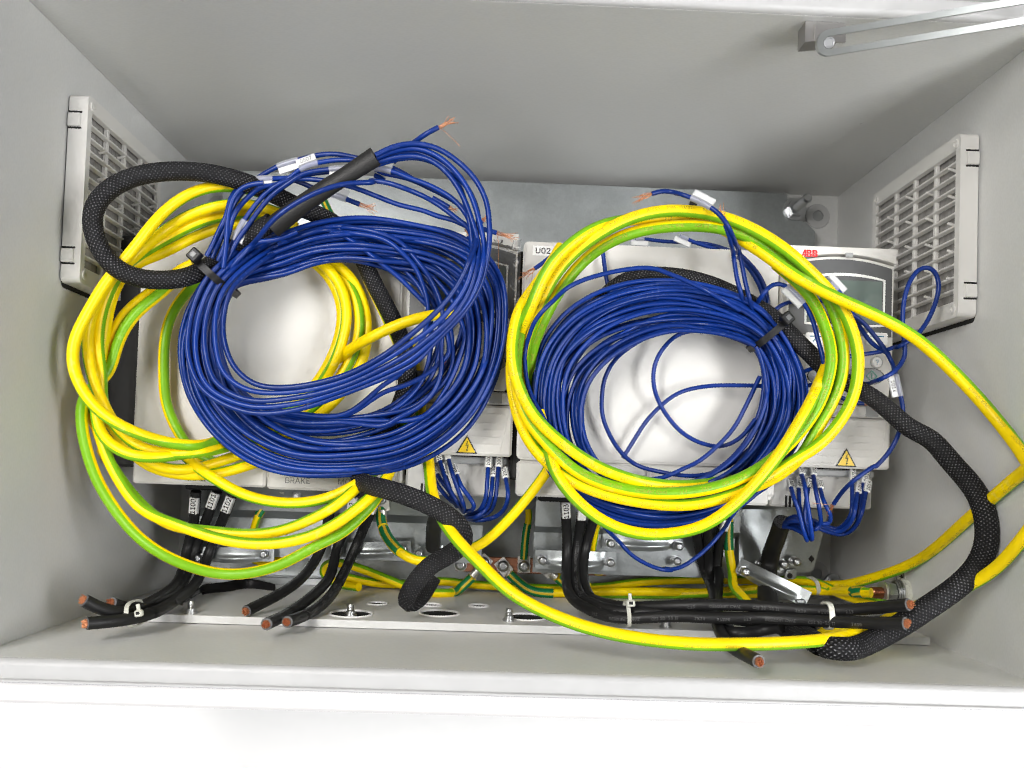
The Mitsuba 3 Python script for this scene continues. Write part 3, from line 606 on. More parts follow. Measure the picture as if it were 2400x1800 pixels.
# ================================================================ CABLES: paths first, then they are pushed apart until they rest on each other, then built
RB, RBR, RY, RYR, RP, RS = .00164, .00150, .0036, .0039, .0039, .0062
PATHS = []
def inside(p, r, free):
    """move a point along its line of sight until it clears the enclosure's sides and the drives"""
    d = (p - EYE) / abs(p[2] - EYE[2])
    for _ in range(60):
        bad = p[0] < -W + r or p[0] > W - r and p[2] < D or p[1] < r + GP
        if not free:
            for x0, x1, y0_, y1, top in SOLID:
                if x0 - r < p[0] < x1 + r and y0_ - r < p[1] < y1 + r and p[2] < top + r: bad = True
        if not bad or p[2] > .33: break
        p = p - d * .002
    return p
def path(s, r, kind, free=False, step=None, soft=0, extra=None):
    P = [inside(at(*q), r, free) for q in (parse(s) if isinstance(s, str) else s)]
    if extra: P += extra
    C = spline(P, step or max(.0022, r * .9))
    if soft: C = soften(C, soft)
    d = dict(C=C, r=r, kind=kind, free=free, z0=C[:, 2].copy()); PATHS.append(d); return d

# ---- left coil of blue wires
LB = {}
ringO = ('F 432,612 400,680 387,760 412,860 480,955 590,1016 750,1027 890,1005 1005,930 1075,820 1099,715 1092,610 1050,545 985,505 890,482 780,470 680,482 590,515 510,555 465,578', .222)
ringI = ('F 500,640 480,700 484,770 520,850 590,915 670,948 760,952 860,930 950,870 1000,800 1012,715 995,645 955,600 900,575 830,565 750,560 680,570 620,590 560,602 515,618', .222)
midO = ('F 440,606 410,680 400,760 420,850 490,930 600,962 740,955 870,905 965,820 1005,730 1000,650 965,590 910,550 850,520 780,497 700,497 620,522 550,557 495,588 460,590', .220)
midI = ('F 500,636 478,690 482,760 520,830 580,885 650,905 740,905 830,880 890,830 915,760 918,690 895,635 855,598 800,572 740,562 680,570 620,590 570,603 530,612 512,622', .220)
def ring_wires(O, I, n, zc, thick, seed, tight=.0, wob=.22):
    rg = np.random.default_rng(seed); o, i_ = np.array(parse(O))[:, :2], np.array(parse(I))[:, :2]; m = len(o); out = []
    base = (np.arange(n) + .5) / n; layer = rg.permutation(n) / n
    for k in range(n):
        ph = rg.uniform(0, 6.28, 3); am = rg.uniform(.3, 1, 3) * wob
        t = np.linspace(0, 2 * np.pi, m, endpoint=False)
        w = np.clip(base[k] + am[0] * np.sin(t + ph[0]) + am[1] * .7 * np.sin(2 * t + ph[1]) , 0.0, 1.0)
        g = np.minimum(np.arange(m), m - np.arange(m)); w = np.where(g <= 2, (base[k] * .9 + .05) * (1 - g / 3) + w * g / 3, w)
        q = o * (1 - w[:, None]) + i_ * w[:, None] + rg.normal(0, .9, (m, 2))
        z = zc + thick * (layer[k] - .5) + .0025 * np.sin(t + ph[2])
        out.append([(a, b, c) for (a, b), c in zip(q, z)])
    return out
def closed(pts, r, kind):
    P = [inside(at(*q), r, False) for q in pts]; P3 = P[-3:] + P + P[:3]
    C = spline(P3, .0024); a = np.argmin(np.linalg.norm(C - P[0], axis=1)[:len(C) // 2])
    b = len(C) // 2 + np.argmin(np.linalg.norm(C - P[0], axis=1)[len(C) // 2:])
    C = C[a:b + 1]; d = dict(C=C, r=r, kind=kind, free=False, z0=C[:, 2].copy()); PATHS.append(d); return d
left_ring = [closed(q, RB, 'bl') for q in ring_wires(ringO[0], ringI[0], 21, .219, .012, 11, wob=.15)]
left_mid = [closed(q, RB, 'bl') for q in ring_wires(midO[0], midI[0], 7, .211, .008, 12, wob=.38)]
ARC = ['k 490,560,.252 700,462 950,425 1200,480 1450,640 1650,850 1770,1100 1805,1400 1800,1600 h 1345,250,.252 1270,600,.250 1130,880 950,1110 760,1300 560,1500 420,1650 T01 2212,900,.246 1900,1000 1600,1010 1320,870 1220,650 1235,400,.243 1315,180,.241',
       'k 500,590,.250 700,510 950,478 1200,565 1450,790 1600,1040 1690,1330 1745,1600 h 1290,300,.252 1215,620 1075,900 890,1110 690,1320 500,1490 330,1625 T01 2212,872,.247 1900,960 1600,970 1350,850 1270,650 1285,400,.244 1365,190,.242',
       'k 520,640,.248 700,590 900,568 1100,605 1300,745 1480,1000 1600,1300 1680,1600 h 1205,350,.254 1115,710 970,960 790,1165 590,1335 380,1500 150,1640 T01 2212,845,.248 1900,920 1600,930 1400,820 1330,620 1335,400,.245 1405,205,.243',
       'k 520,665,.244 760,600 1000,592 1250,690 1450,900 1545,1200 1590,1430 1605,1600 h 1155,320,.256 1080,620 950,850 770,1065 550,1265 300,1440 100,1575 T01 2212,812,.249 1850,885 1600,865 1450,755 1395,560 1405,340,.246 1450,220,.244',
       'k 505,610,.246 720,545 950,520 1200,625 1400,770 1560,950 1650,1150 1680,1300 1660,1450 h 1190,130,.250 1105,330,.257 1015,540 875,770 695,985 470,1195 230,1390 0,1560 T01 2212,780,.250 1850,852 1650,828 1520,720 1455,560 1448,400,.247 1492,232,.245']
left_arc = []
for a in ARC:
    q = parse(a)[-1]; left_arc.append(path(parse(a) + [(q[0] + 33, q[1] - 38, .239), (q[0] + 78, q[1] - 72, .230), (q[0] + 135, q[1] - 105, .208), (q[0] + 190, q[1] - 122, .196)], RB * 1.06, 'bl'))
TOP = ['j 20,1500,.232 110,1330 200,1130 280,970 330,760 420,620 560,530 660,500 880,490 1000,490 1200,465 1450,415 1700,395 k 240,690 600,720,.238 720,755 900,830 1050,880 1200,950 1380,1060 1500,1190 1580,1330 h 1130,140,.226',
       'j 95,1530,.230 230,1220 330,960 375,820 480,680 560,600 700,470 840,390 960,325 1210,250 1400,200 1600,170 1800,185 2030,240 k 450,640,.232 650,690 800,760 1000,880 1200,980 1400,1090 1530,1200 1620,1370 h 1220,160,.224',
       'j 170,1560,.233 300,1250 360,1000 450,850 650,650 740,590 900,580 1100,480 1300,330 1500,280 1700,250 2000,262 k 400,660,.230 560,760 700,790 900,840 1080,920',
       'j 215,1590,.235 350,1350 500,1050 650,840 800,670 1000,540 1200,495 1400,500 1560,520 1750,560 k 220,925,.232 500,1030 760,1130 1050,1200 1200,1260 1400,1310 1530,1375 1700,1402 1888,1455',
       'j 255,1620,.237 420,1290 560,1100 700,900 900,680 1100,540 1250,440 1450,390 1700,365 1900,350 k 420,690,.230 620,745',
       'j 240,1650,.244 280,1300 300,1000 330,840 390,700 470,620 600,565 760,545',
       'j 330,1655,.238 470,1500 620,1340 700,1250,.250 850,1060,.256 1000,930,.258 1250,770,.258 1500,650,.258 1800,560,.256 2212,535,.250 k 400,850,.246 600,870 850,950 1100,1060,.240 1300,1190 1450,1310 1560,1390 h 1190,260,.232',
       'j 880,490,.226 1080,490 1240,540,.224 1400,610 1580,670 1750,725 2005,824',
       'k 700,640,.240 800,520 930,415,.245 1080,310,.250 1215,238',
       'k 480,790,.226 540,800 570,830 592,850', 'k 1150,1050,.226 1250,1110 1310,1135 1340,1160', 'k 1590,1440,.224 1680,1360 1722,1318', 'k 1660,1610,.222 1590,1560 1568,1490', 'j 300,1655,.236 520,1420 700,1310 900,1290 1200,1180']
left_top = [path(a, RB, 'bl') for a in TOP]
# ---- loose wires inside the left coil that cross the keypad
INN = ['F 600,528,.222 710,503 h 0,60,.226 250,250 400,420 500,640 560,850 570,1050 520,1300 420,1500 i 200,430 0,560,.224 F 745,894 650,894 565,874,.224 505,827 478,760 474,695 492,634',
       'F 608,524,.222 716,500 h 0,400,.222 200,560 400,760 600,960 760,1150 830,1350 840,1550 i 760,250 560,420 300,560 0,660 F 745,898 650,898 565,878,.224 502,830 474,760 471,695 489,634',
       'F 616,520,.222 722,497 h 100,420,.220 350,450 560,560 700,820 750,1000 870,1250 880,1450 i 900,200 830,470 600,690 330,870 0,940 F 745,903 650,903 565,883,.224 499,833 470,760 468,695 486,634',
       'F 624,516,.222 728,494 h 300,250,.222 560,480 820,760 990,1100 1050,1300 i 1000,150 900,430 740,720 500,980 F 745,907 650,907 565,887,.224 496,836 466,760 465,695 483,634',
       'F 632,512,.222 734,491 h 150,60,.224 420,330 640,640 760,1000 i 740,100 740,400 640,660 450,850 200,980 0,1090 F 745,912 650,912 565,892,.224 493,839 462,760 462,695 480,634',
       'F 640,508,.222 740,488 h 250,150,.220 650,380 900,620 1060,1000 1090,1300 i 1060,250 920,560 700,850 560,960 F 745,916 650,916 565,896,.224 490,842 458,760 459,695 477,634']
left_inner = [path(a, RB, 'bl') for a in INN]
# ---- right coil
rO = 'F 1688,706 1640,655 1560,620 1450,603 1340,615 1235,665 1172,745 1150,850 1163,970 1225,1068 1330,1122 1450,1137 1580,1105 1680,1020 1735,925 1742,830 1720,762'
rI = 'F 1622,752 1585,735 1530,722 1450,715 1375,738 1310,780 1268,835 1256,900 1272,970 1318,1022 1385,1046 1465,1046 1545,1018 1610,955 1643,885 1648,825 1640,785'
right_ring = [closed(q, RBR, 'br') for q in ring_wires(rO, rI, 34, .216, .013, 21, wob=.15)]
LOOSE_R = ['m 150,135,.250 280,98 420,110 560,150,.256 660,182 880,290,.260 1010,380,.262 1110,500,.262 1170,610,.260 1230,750,.250 1290,900,.228 1330,1100 1370,1300 1410,1455 F 1630,690,.212',
           'm 1105,535,.258 1145,640,.258 1180,780,.248 1215,950,.226 1250,1200 1300,1390 F 1612,670,.213',
           'm 520,680,.120 700,760 1000,860 1190,940 1330,1010,.19 1450,1150 1560,1350 1600,1480 1600,1600,.208', 'm -60,715,.110 80,722 300,750 500,760 700,762 900,790 1190,880,.15 1330,950,.19 1500,1130 1600,1300 1655,1500 1650,1610,.210',
           'l 1150,800,.195 1172,860 1190,1000 1215,1180 1240,1310 1262,1400', 'l 292,1105,.196 400,1030 510,940 600,850,.20 700,790 860,690',
           'i 2300,1350,.226 2160,1150 2000,870 1900,680 1840,450 1822,200 h 1818,1640 1840,1450 1885,1300,.232 1950,1130,.238 2060,985,.242 2212,840,.240 l 700,1365,.236 900,1260 1200,1170 1500,1112 1750,1093 1950,1128 m 270,1130 420,1185 620,1270 850,1385 1100,1530,.23 1300,1650',
           'f 130,900,.21 220,760,.222 320,655 420,632 520,672 720,862,.226 800,980 870,1150 920,1350 980,1560 g 1010,350,.224 1035,440,.220 1060,560',
           'f 340,1005,.208 430,925 600,862 800,842 1000,862 1200,940,.215 1370,1040 1500,1130 1650,1300 1800,1500 1885,1660 g 1930,430,.226 1990,700 2025,850 2022,1000 1985,1150 1900,1350 1750,1550,.222 1640,1650 T12 1260,1350 1100,1462 1010,1560,.20 978,1608,.195',
           'g 600,470,.214 720,402 900,330 1100,255 1350,190,.212 1530,165 1750,130 1930,70 T12 1400,588,.23 1530,500 1625,340 1660,180 1620,85 1550,75 1480,150 1438,270 1425,420 1436,560 1440,650 1380,742 1300,790 1230,815,.215 g 1600,545,.204 1440,560 1200,540 1000,545 850,563 700,582 300,583 0,572 F 1520,835,.198 1460,852 1400,905 1370,950 1345,990',
           'f 1080,620,.215 1150,695 1280,850 1400,1080,.21 1480,1215 1600,1385 1740,1490 1840,1545,.205', 'g 1150,690,.196 1260,745 1330,780 1430,800 1515,806',
           'n 2150,690,.214 1980,705 1850,760 1700,900,.204 1600,1060 1555,1250 1570,1450 1640,1640,.200 F 1448,908 1478,938 1517,958,.202 1560,964 1600,945,.208 1632,905,.214',
           'n 1500,760,.214 1300,872 1150,980 1000,1150,.203 920,1330 893,1500 F 1302,900,.200 1330,962 1370,1002 1430,1020,.208 1500,1028,.212 1560,1014 1620,970',           'T12 500,780,.210 420,950 320,1130 120,1320 0,1380,.214 F 1430,1032 1380,1036',
           'F 1290,1120,.212 c 1240,790,.196 1400,950,.175 1550,1110 1750,1230 1950,1302 2100,1305,.17 d 0,1555,.17 150,1575 300,1522 500,1380 650,1240 800,1060 900,900,.19 1000,760 1150,650 1400,480,.212']
right_loose = [path(a, RBR, 'br') for a in LOOSE_R]
# ---- yellow and green cables
YR = {'b1': 'l 640,820,.222 480,1080,.228 350,1290,.232 220,1440 60,1640,.234 h 1690,1200,.236 1655,1450 i 1640,100,.240 1675,400 1780,700 1950,1000 2200,1230 F 1250,985,.240 1298,1013 1360,1035 1429,1049,.236 1478,1050,.230 1530,1046,.222 1580,1036',
      'b2': 'h 1900,850,.222 1800,1100,.226 1735,1350,.228 i 1700,300,.232 1760,860 1990,1200 2200,1420 c 750,-10,.238 1110,170 1530,280 F 1429,1067,.240 1512,1061 1578,1044 1645,1011 1700,965 1745,915,.236 1773,870 1793,810 1801,754 1793,740 1771,673,.230 1746,632,.226 1712,600 1675,570',
      'b3': 'h 1740,1300,.218 i 1670,80,.222 1640,420,.230 1685,800 1775,1110 1900,1350 2100,1565 c 700,120,.236 1100,300 1600,418 2212,478 d 500,728,.236 900,622 1240,470 1520,300,.234 1800,90 g 830,1450 1150,1130,.236 1340,850 1440,560 1455,330 1435,100 f 1450,1600,.236 1400,1300 1270,980,.234 1130,790,.236 960,610 560,230,.242 F 1650,507 1582,474,.242 1500,456 1439,453 1389,462 1339,479 1289,509 1248,537 1206,582,.236 1184,615 1165,665,.230 1142,720,.222 1128,780,.216 1134,850,.212 1160,910,.210',
      'b4': 'd 1000,560,.226 1320,480,.228 1650,270,.230 1880,90 g 760,1420,.232 1000,1000 1140,760 1230,540 1275,300 1270,100 f 1265,1480,.232 1200,1150 1080,850,.230 900,590,.236 700,440 300,225 F 1640,520,.238 1582,497 1520,487 1439,489,.234 1373,499 1323,518 1276,548,.226 1235,590 1200,640 1170,700 1146,760,.216 1143,790 1150,850,.204 1170,920 1210,990,.200',
      'D': 'i 2000,900,.222 2130,1350,.226 c 520,0,.238 650,200,.242 850,430 1200,700 1600,838 1900,862 2212,815 d 500,1055,.244 800,870 1100,600 1400,250 1620,-40 g 560,1250,.242 700,1020 830,800 980,440,.228 1080,240,.218 F 1800,720,.214',
      'R1': 'F 1152,908,.214 1134,852,.217 1127,800,.221 h 1740,1300,.222 1850,1080,.238 l 250,1600,.244 400,1210 560,955 800,755 1000,600 1250,510,.238 F 1383,472,.230 1439,471 1500,473 1540,482,.228 1590,510,.232 f 200,225,.242 600,525,.248 1000,742,.250 1500,962 2000,1205 2212,1350 T12 1600,600,.256 1900,900,.268 2100,1140,.276 2212,1292,.282 F 2262,1070,.318 2340,1170,.336 2440,1190,.340 2490,1100,.340 2430,1010,.338 2320,975,.334 2255,992,.318 2212,1018,.292 2165,1058,.264 2101,1113,.215 1975,1216,.165 1875,1252,.13 1808,1266,.10 1740,1262,.085 1600,1275,.07 1475,1283,.06 1300,1282,.055 1200,1279,.055'}
right_yellow = {k: path(v, RYR, 'yr') for k, v in YR.items()}
YL = {'s1': 'F 570,418,.220 535,406,.226 T00 1500,1205 1290,1222,.240 1100,1335 950,1500,.248 850,1640 o 610,240,.254 500,390 300,760,.258 160,980 90,1230,.260 T01 455,660 510,840 650,1020 850,1135 1090,1212,.240 1250,1232 1400,1205,.214 1500,1160,.202 F 540,925,.199 610,895 680,845 720,790,.210 745,720 752,670 742,630 728,598 695,566 640,540',
      's2': 'F 640,476,.202 j 880,890,.212 500,810,.220 T00 1500,1318,.228 1250,1378 1050,1505 930,1610,.240 o 560,330,.246 400,640 300,900 300,1250 T01 600,790,.246 680,990 790,1160,.236 900,1245 1100,1285 1300,1272 F 500,962,.203 600,925,.199 690,868 745,800,.205 775,735,.205 779,690 768,640 748,600 700,566 650,540',
      's3': 'F 640,492,.200 j 800,940,.210 300,960,.218 T00 1300,1430,.224 1100,1535 900,1650,.232 o 760,120 640,330,.238 500,640 440,950,.238 430,1250 500,1520 T01 660,1000,.232 780,1180,.226 940,1330 1100,1390 1300,1372,.212 1500,1305,.203 F 560,968,.199 650,925 730,860,.203 785,780 795,710 786,655 762,600,.205 715,562 660,535',
      's4': 'F 600,492,.202 T00 1550,1440,.214 1450,1462 1200,1560 1050,1650,.222 o 1000,50 780,190,.230 650,430 560,760,.232 520,1100 T01 640,720,.230 620,960,.240 620,1090 690,1210,.246 800,1285 950,1312 1200,1282,.232 1350,1250,.220 1450,1222,.206 F 530,935,.199 600,900,.199 670,846 712,785,.206 735,725 742,680 735,640 715,600 680,565 630,540',
      's5': 'o 1680,100,.214 1500,140 1350,330,.216 1120,470,.222 860,660 690,860,.226 600,1100 540,1400 T01 640,860,.224 760,1150 900,1330,.220 1060,1402 1300,1425,.214 1500,1392,.204 1640,1345,.199 F 600,985,.199 680,955 770,975',
      'o1': 'o 1700,90,.212 1500,230,.214 1300,470,.222 1030,640,.228 800,900 650,1250,.228 590,1600 T01 560,850,.236 520,1000,.242 545,1200 625,1450 745,1645 T02 900,172,.244 1100,302 1400,402,.236 1600,402 1850,332 2080,195 b 0,1140,.228 250,890,.222 450,700 F 845,1010,.206 868,935,.200 884,868 883,805 862,745 828,672 795,605',
      'o2': 'T01 560,1000,.232 620,1060,.236 680,1280 800,1500 905,1645 T02 1150,82,.240 1400,172 1700,212 2000,165 b 0,945,.236 300,705,.234 430,600,.228 600,370,.214 F 862,975,.200 874,920 884,870,.196 884,820',
      'o3': 'T01 660,1250,.228 760,1420,.230 900,1600 a 20,1030,.232 430,1062,.230 900,1122 1400,1092 1900,885 2212,715 b 100,600,.226 F 775,1050,.220 815,1010,.206 850,960',
      'o4': 'F 400,985,.212 435,1018,.218 a 560,385,.222 800,552 1100,662 1500,722 1900,692 2212,592 b 180,470,.222 330,395,.216 F 830,1000,.204',
      's7': 'F 470,560,.197 440,588 o 1640,420,.200 1560,500 1400,700 1320,960 1285,1300 1300,1560 T01 1060,905,.198 1105,1055 1190,1195,.202 1250,1300 F 470,1000,.204',
      'x1': 'F 730,775,.206 765,748,.214 T11 130,560,.224 350,448,.226 560,385 700,370,.220 760,380,.212', 'B': 'F 880,730,.195 892,760 897,790 902,840 912,915,.200 b 1125,100,.198 1150,400,.212 1180,640,.228 1290,900,.238 1450,1150,.246 1800,1500,.258 T21 1100,532,.270 1500,722,.281 1800,800,.286 2212,852,.288 F 1600,1392,.288 1720,1388,.284 1800,1380,.274 1845,1370,.262 1890,1352,.246 1960,1318,.247 2060,1280,.258 2141,1239,.272 2212,1160,.285 2300,1040,.31'}
left_yellow = {k: path(v, RY if k != 'B' else .0039, 'yl') for k, v in YL.items()}
EC = {'pe1': 'b 510,790,.112 505,880,.114 520,960,.118 570,1110,.132 700,1290,.152 850,1420,.160 1000,1470 1150,1475 1300,1425,.175 1500,1370,.185 1700,1305,.190 1850,1225 2212,880,.196 c 380,130,.200 F 1192,1000,.205 1198,940',
      'pe2': 'a 1480,600,.104 1340,640 1200,770,.106 1120,900,.106 1075,1050,.100 1040,1250,.080 1030,1430,.060 1150,1490,.055 1400,1435 1620,1350,.050',
      'ea': 'F 775,1268,.050 735,1262 706,1250 692,1231,.052 708,1214 760,1222,.056 830,1248 890,1272 T21 560,522,.060 690,525 760,505 850,420,.064', 'eb': 'F 730,1242,.046 800,1258 870,1262 940,1255 1040,1264 1150,1270,.046 1300,1268 T21 1900,458 2212,440 T22 400,440 600,440,.075 850,452,.105 1000,522,.13 1200,585,.15 1330,600,.16 1480,640,.165',
      'ec': 'T21 1090,400,.064 1150,460 1220,510 1310,525,.060 1500,522 1800,515 2212,520 T22 300,530,.062 500,530,.064', 'ed': 'c 580,1390,.064 660,1480,.06 760,1540 1000,1500,.05', 'ef': 'F 1141,1100,.070 c 230,620,.070 190,760,.070 165,1000,.068 155,1160,.066',
      'eg': 'c 1150,640,.118 1100,730,.112 1065,900,.108 1040,1050,.103 1050,1300,.080 1130,1345,.070 1230,1290,.055', 'eh': 'd 870,900,.110 870,1050,.110 860,1200,.108 890,1430,.108 930,1640,.112 T22 320,470,.125 400,562,.15 500,680,.18 640,740,.20 900,762,.21 1200,745,.215 1400,690,.23 1560,590,.25',
      'ei': 'T22 700,500,.115 900,510 1080,515,.15 1180,520,.17 1222,524,.172', 'ej': 'j 1545,780,.060 1600,900,.062 1660,1010,.075 1700,1150,.10'}
earth = {k: path(v, .0036 if k not in ('pe2', 'ef', 'eg', 'ej') else .0028, 'e', free=True) for k, v in EC.items()}
# ---- braided sleeves
SL = {'left': 'b 1190,1290,.112 1195,1100,.125 1215,950,.150 1290,800,.17',
      'loop': 'F 588,478,.236 j 600,1225,.232 350,1420,.228 F 455,572,.226 o 1650,270,.240 1300,322,.246 900,285,.252 600,130,.258 T00 612,1540,.262 585,1400 620,1300 800,1165,.258 1000,1115,.252 1300,1112,.246 1530,1160,.236 j 600,560,.232 900,690,.226 1150,830,.220 1400,940,.216 1620,1010,.210 F 770,530,.206 T11 200,160,.204 300,340,.204 400,560 440,720 420,850,.202 370,1000 285,1130 F 800,970,.203 770,1010,.206 b 240,440,.216 400,490,.232 700,565,.240 1100,715,.242 1400,880 1590,1050,.238 1620,1190,.232 1500,1335,.224 1260,1455,.216 1060,1570,.212 T21 510,420,.210 440,510,.206 402,575,.202 425,612,.196 490,590,.188 550,500,.180 590,420,.176',
      'right': 'F 1215,760,.206 1225,735,.207 n 600,600,.208 800,410,.210 l 1400,1268,.209 1700,1200,.210 m 150,1178,.203 400,1192,.204 800,1262,.205 1200,1425,.207 1500,1592,.210 f 250,1000,.213 430,1130,.216 600,1350,.219 800,1500,.220 g 900,260,.218 1150,460,.216 1350,565,.222 1550,660,.226 1800,850,.234 2000,1035,.240 2150,1205,.244 T12 1600,1148,.246 1700,1300,.248 1850,1450,.252 1950,1600,.256 T22 1970,50,.258 1982,200,.260 1930,335,.262 1780,490,.264 1600,610,.262 1400,745,.262 1200,850,.260 1050,893,.236 920,880,.224 830,820,.20 T22 600,700,.17 e 430,600,.130 440,420,.112 450,280,.108 510,120,.125 F 1690,1128,.150'}
sleeve = {k: path(v, {'left': .0060, 'loop': .0059, 'right': .0064}[k], 's', free=(k == 'left')) for k, v in SL.items()}
# ---- black power cables
PC = {'1100': 'a 330,560,.132 322,680,.130 315,800,.128 300,1000,.118 T02 1220,200,.106 1180,400,.125 1030,555,.20 880,628,.235 780,662,.250 690,655,.258 610,615,.262 548,574,.266',
      '1101': 'a 600,560,.132 545,720,.130 500,850,.128 430,1000,.118 T02 1270,230,.106 1205,420,.125 1085,560,.19 920,612,.225 810,640,.240 722,590,.252',
      '1102': 'a 820,560,.132 760,720,.130 700,880,.128 640,1000,.118 T02 1360,250,.106 1290,430,.125 1150,562,.19 980,662,.235 800,702,.255 565,722,.268',
      '1': 'F 722,1062,.132 716,1090,.125 a 1985,1200,.108 T02 2090,230,.105 2000,382,.125 1855,508,.160 1600,640,.195',
      '2': 'b 175,590,.132 140,750,.128 90,1000,.112 T02 2190,190,.106 2150,400,.130 2050,522,.165 1900,640,.195 1728,726,.215',
      '3': 'b 450,640,.132 390,830,.128 300,1010,.114 180,1300,.106 T02 2212,430,.130 2130,562,.165 2020,650,.190 1862,712,.210',
      '1103': 'c 690,430,.132 695,600,.128 720,1000,.112 700,1300,.120 745,1640,.155 T21 1620,640,.19 1760,692,.205 2000,682,.214 2212,672,.218 T22 200,690,.222 500,682,.226 900,708,.246 1440,722,.286',
      '1104': 'c 915,430,.132 900,620,.126 840,1000,.110 810,1300,.120 880,1640,.155 T21 1620,590,.182 1750,640,.198 2000,650,.206 2212,650,.210 T22 150,672,.212 400,700,.210 620,745,.214 700,742,.222 872,722,.238',
      '1105': 'c 1110,480,.132 1050,690,.122 950,1000,.109 915,1300,.120 985,1640,.150 T21 1680,585,.178 1810,618,.195 2000,612,.205 2212,606,.212 T22 200,600,.218 500,610,.224 900,642,.244 1150,630,.256 1462,600,.280',
      '4': 'd 440,950,.130 455,1100,.120 520,1450,.100 570,1650,.095 T22 190,480,.115 210,640,.16 235,760,.215 320,880,.248 400,922,.262 492,968,.274',
      '5': 'd 590,950,.130 600,1100,.120 610,1450,.100 620,1640,.098 T22 215,520,.125 235,700,.165 330,790,.19 500,770,.21 640,740,.228',
      '6': 'd 850,880,.130 790,1000,.122 740,1350,.102 700,1650,.098 T22 240,350,.105 225,560,.125 245,720,.155 300,760,.17'}
power = {k: path(v, RP, 'p', free=True) for k, v in PC.items()}
STR = path('F 383,1300,.205 T02 1180,585,.16 1330,500,.10 1450,497,.070 1600,470,.055 1780,490,.045', .0026, 'x', free=True)
# ---- short wires of the terminals
TW1 = ['b 1278,165,.176 1330,350,.182 1400,530 1490,680 1560,800,.165', 'b 1240,340,.172 1330,470,.176 1420,590 1510,700 1570,810,.160', 'b 1350,360,.170 1400,500,.174 1430,640 1500,760,.158', 'b 1390,150,.178 1440,330,.186 1520,560 1580,720 1585,830,.165', 'b 1495,350,.178 1560,500,.186 1660,640 1722,740 1695,800,.180 1600,815,.165', 'b 1180,330,.168 1240,470,.170 1330,590 1440,700,.160',
       'b 1905,200,.178 1890,450,.184 1870,650 1800,800,.178 1640,870,.160', 'b 1960,380,.178 1940,600,.186 1880,790,.180 1750,890 1600,900,.156', 'b 2040,225,.176 2020,450,.182 1990,680 1920,830,.176 1760,900 1600,890,.150', 'b 2130,395,.180 2162,600,.190 2130,760,.186 2000,890,.176 1800,940 1620,915,.152']
TW2 = ['d 1685,530,.178 1720,660,.186 1770,780 1800,900 1850,1100,.185 1890,1205,.180 1850,1120,.170 1700,1040,.160 1580,1020,.150', 'd 1780,525,.172 1785,700,.180 1810,870 1870,1060,.178 1900,1150,.172 1760,1010,.158 1570,1000,.148', 'd 1815,335,.176 1860,500,.188 1890,700 1930,950 1955,1185,.182 1920,1150,.172 1780,1000,.156 1600,985,.148', 'd 1900,540,.172 1870,750,.178 1860,950 1910,1110,.172 1830,980,.158 1600,970,.146', 'd 1968,340,.176 2000,550,.188 2050,800 2060,1000,.182 2000,1060 1850,960,.160 1600,955,.145', 'd 2058,530,.178 2110,700,.190 2190,870 2175,975,.184 2090,985 1940,925,.160 1780,880 1650,915,.150 1570,975,.142',
       'T12 1098,1435,.176 1096,1650,.186 T22 1080,40,.184 1000,110,.172 900,80 760,45 660,70,.148', 'T12 1132,1535,.178 1116,1650,.188 T22 1095,60,.186 1010,130,.174 890,95 740,60 650,85,.146', 'T12 1178,1445,.174 1142,1650,.182 T22 1130,70,.180 1050,140,.170 930,115 780,50 670,60,.150', 'T12 1188,1530,.178 1165,1650,.188 T22 1155,20,.188 1120,95,.182 1040,146,.174 930,125 800,70 690,60,.150']
tw1 = [path(a, RB * .95, 't', free=True, step=.0016) for a in TW1]; tw2 = [path(a, RB * .95, 't', free=True, step=.0016) for a in TW2]

# ---- pushing apart: along each point's line of sight, keeping the given order of layers
P = np.vstack([d['C'] for d in PATHS]); Rr = np.concatenate([np.full(len(d['C']), d['r']) for d in PATHS]); Z0 = np.concatenate([d['z0'] for d in PATHS])
own = np.concatenate([np.full(len(d['C']), i) for i, d in enumerate(PATHS)]); idx = np.concatenate([np.arange(len(d['C'])) for d in PATHS]); free = np.concatenate([np.full(len(d['C']), d['free']) for d in PATHS])
bounds = np.cumsum([0] + [len(d['C']) for d in PATHS]); dirs = (EYE - P) / np.abs(EYE[2] - P[:, 2:3])
gk = lambda w: (lambda x: np.exp(-x ** 2 * 2) / np.exp(-x ** 2 * 2).sum())(np.linspace(-1.5, 1.5, 2 * w + 1))
KERN = {'bl': gk(3), 'br': gk(3), 't': gk(2), 'yl': gk(5), 'yr': gk(5), 'e': gk(4), 's': gk(6), 'p': gk(5), 'x': gk(3)}
thin = Rr < .002; move = np.zeros(len(P)); base = P.copy(); mass = Rr ** 1.5
TI, FI = np.where(thin)[0], np.where(~thin)[0]
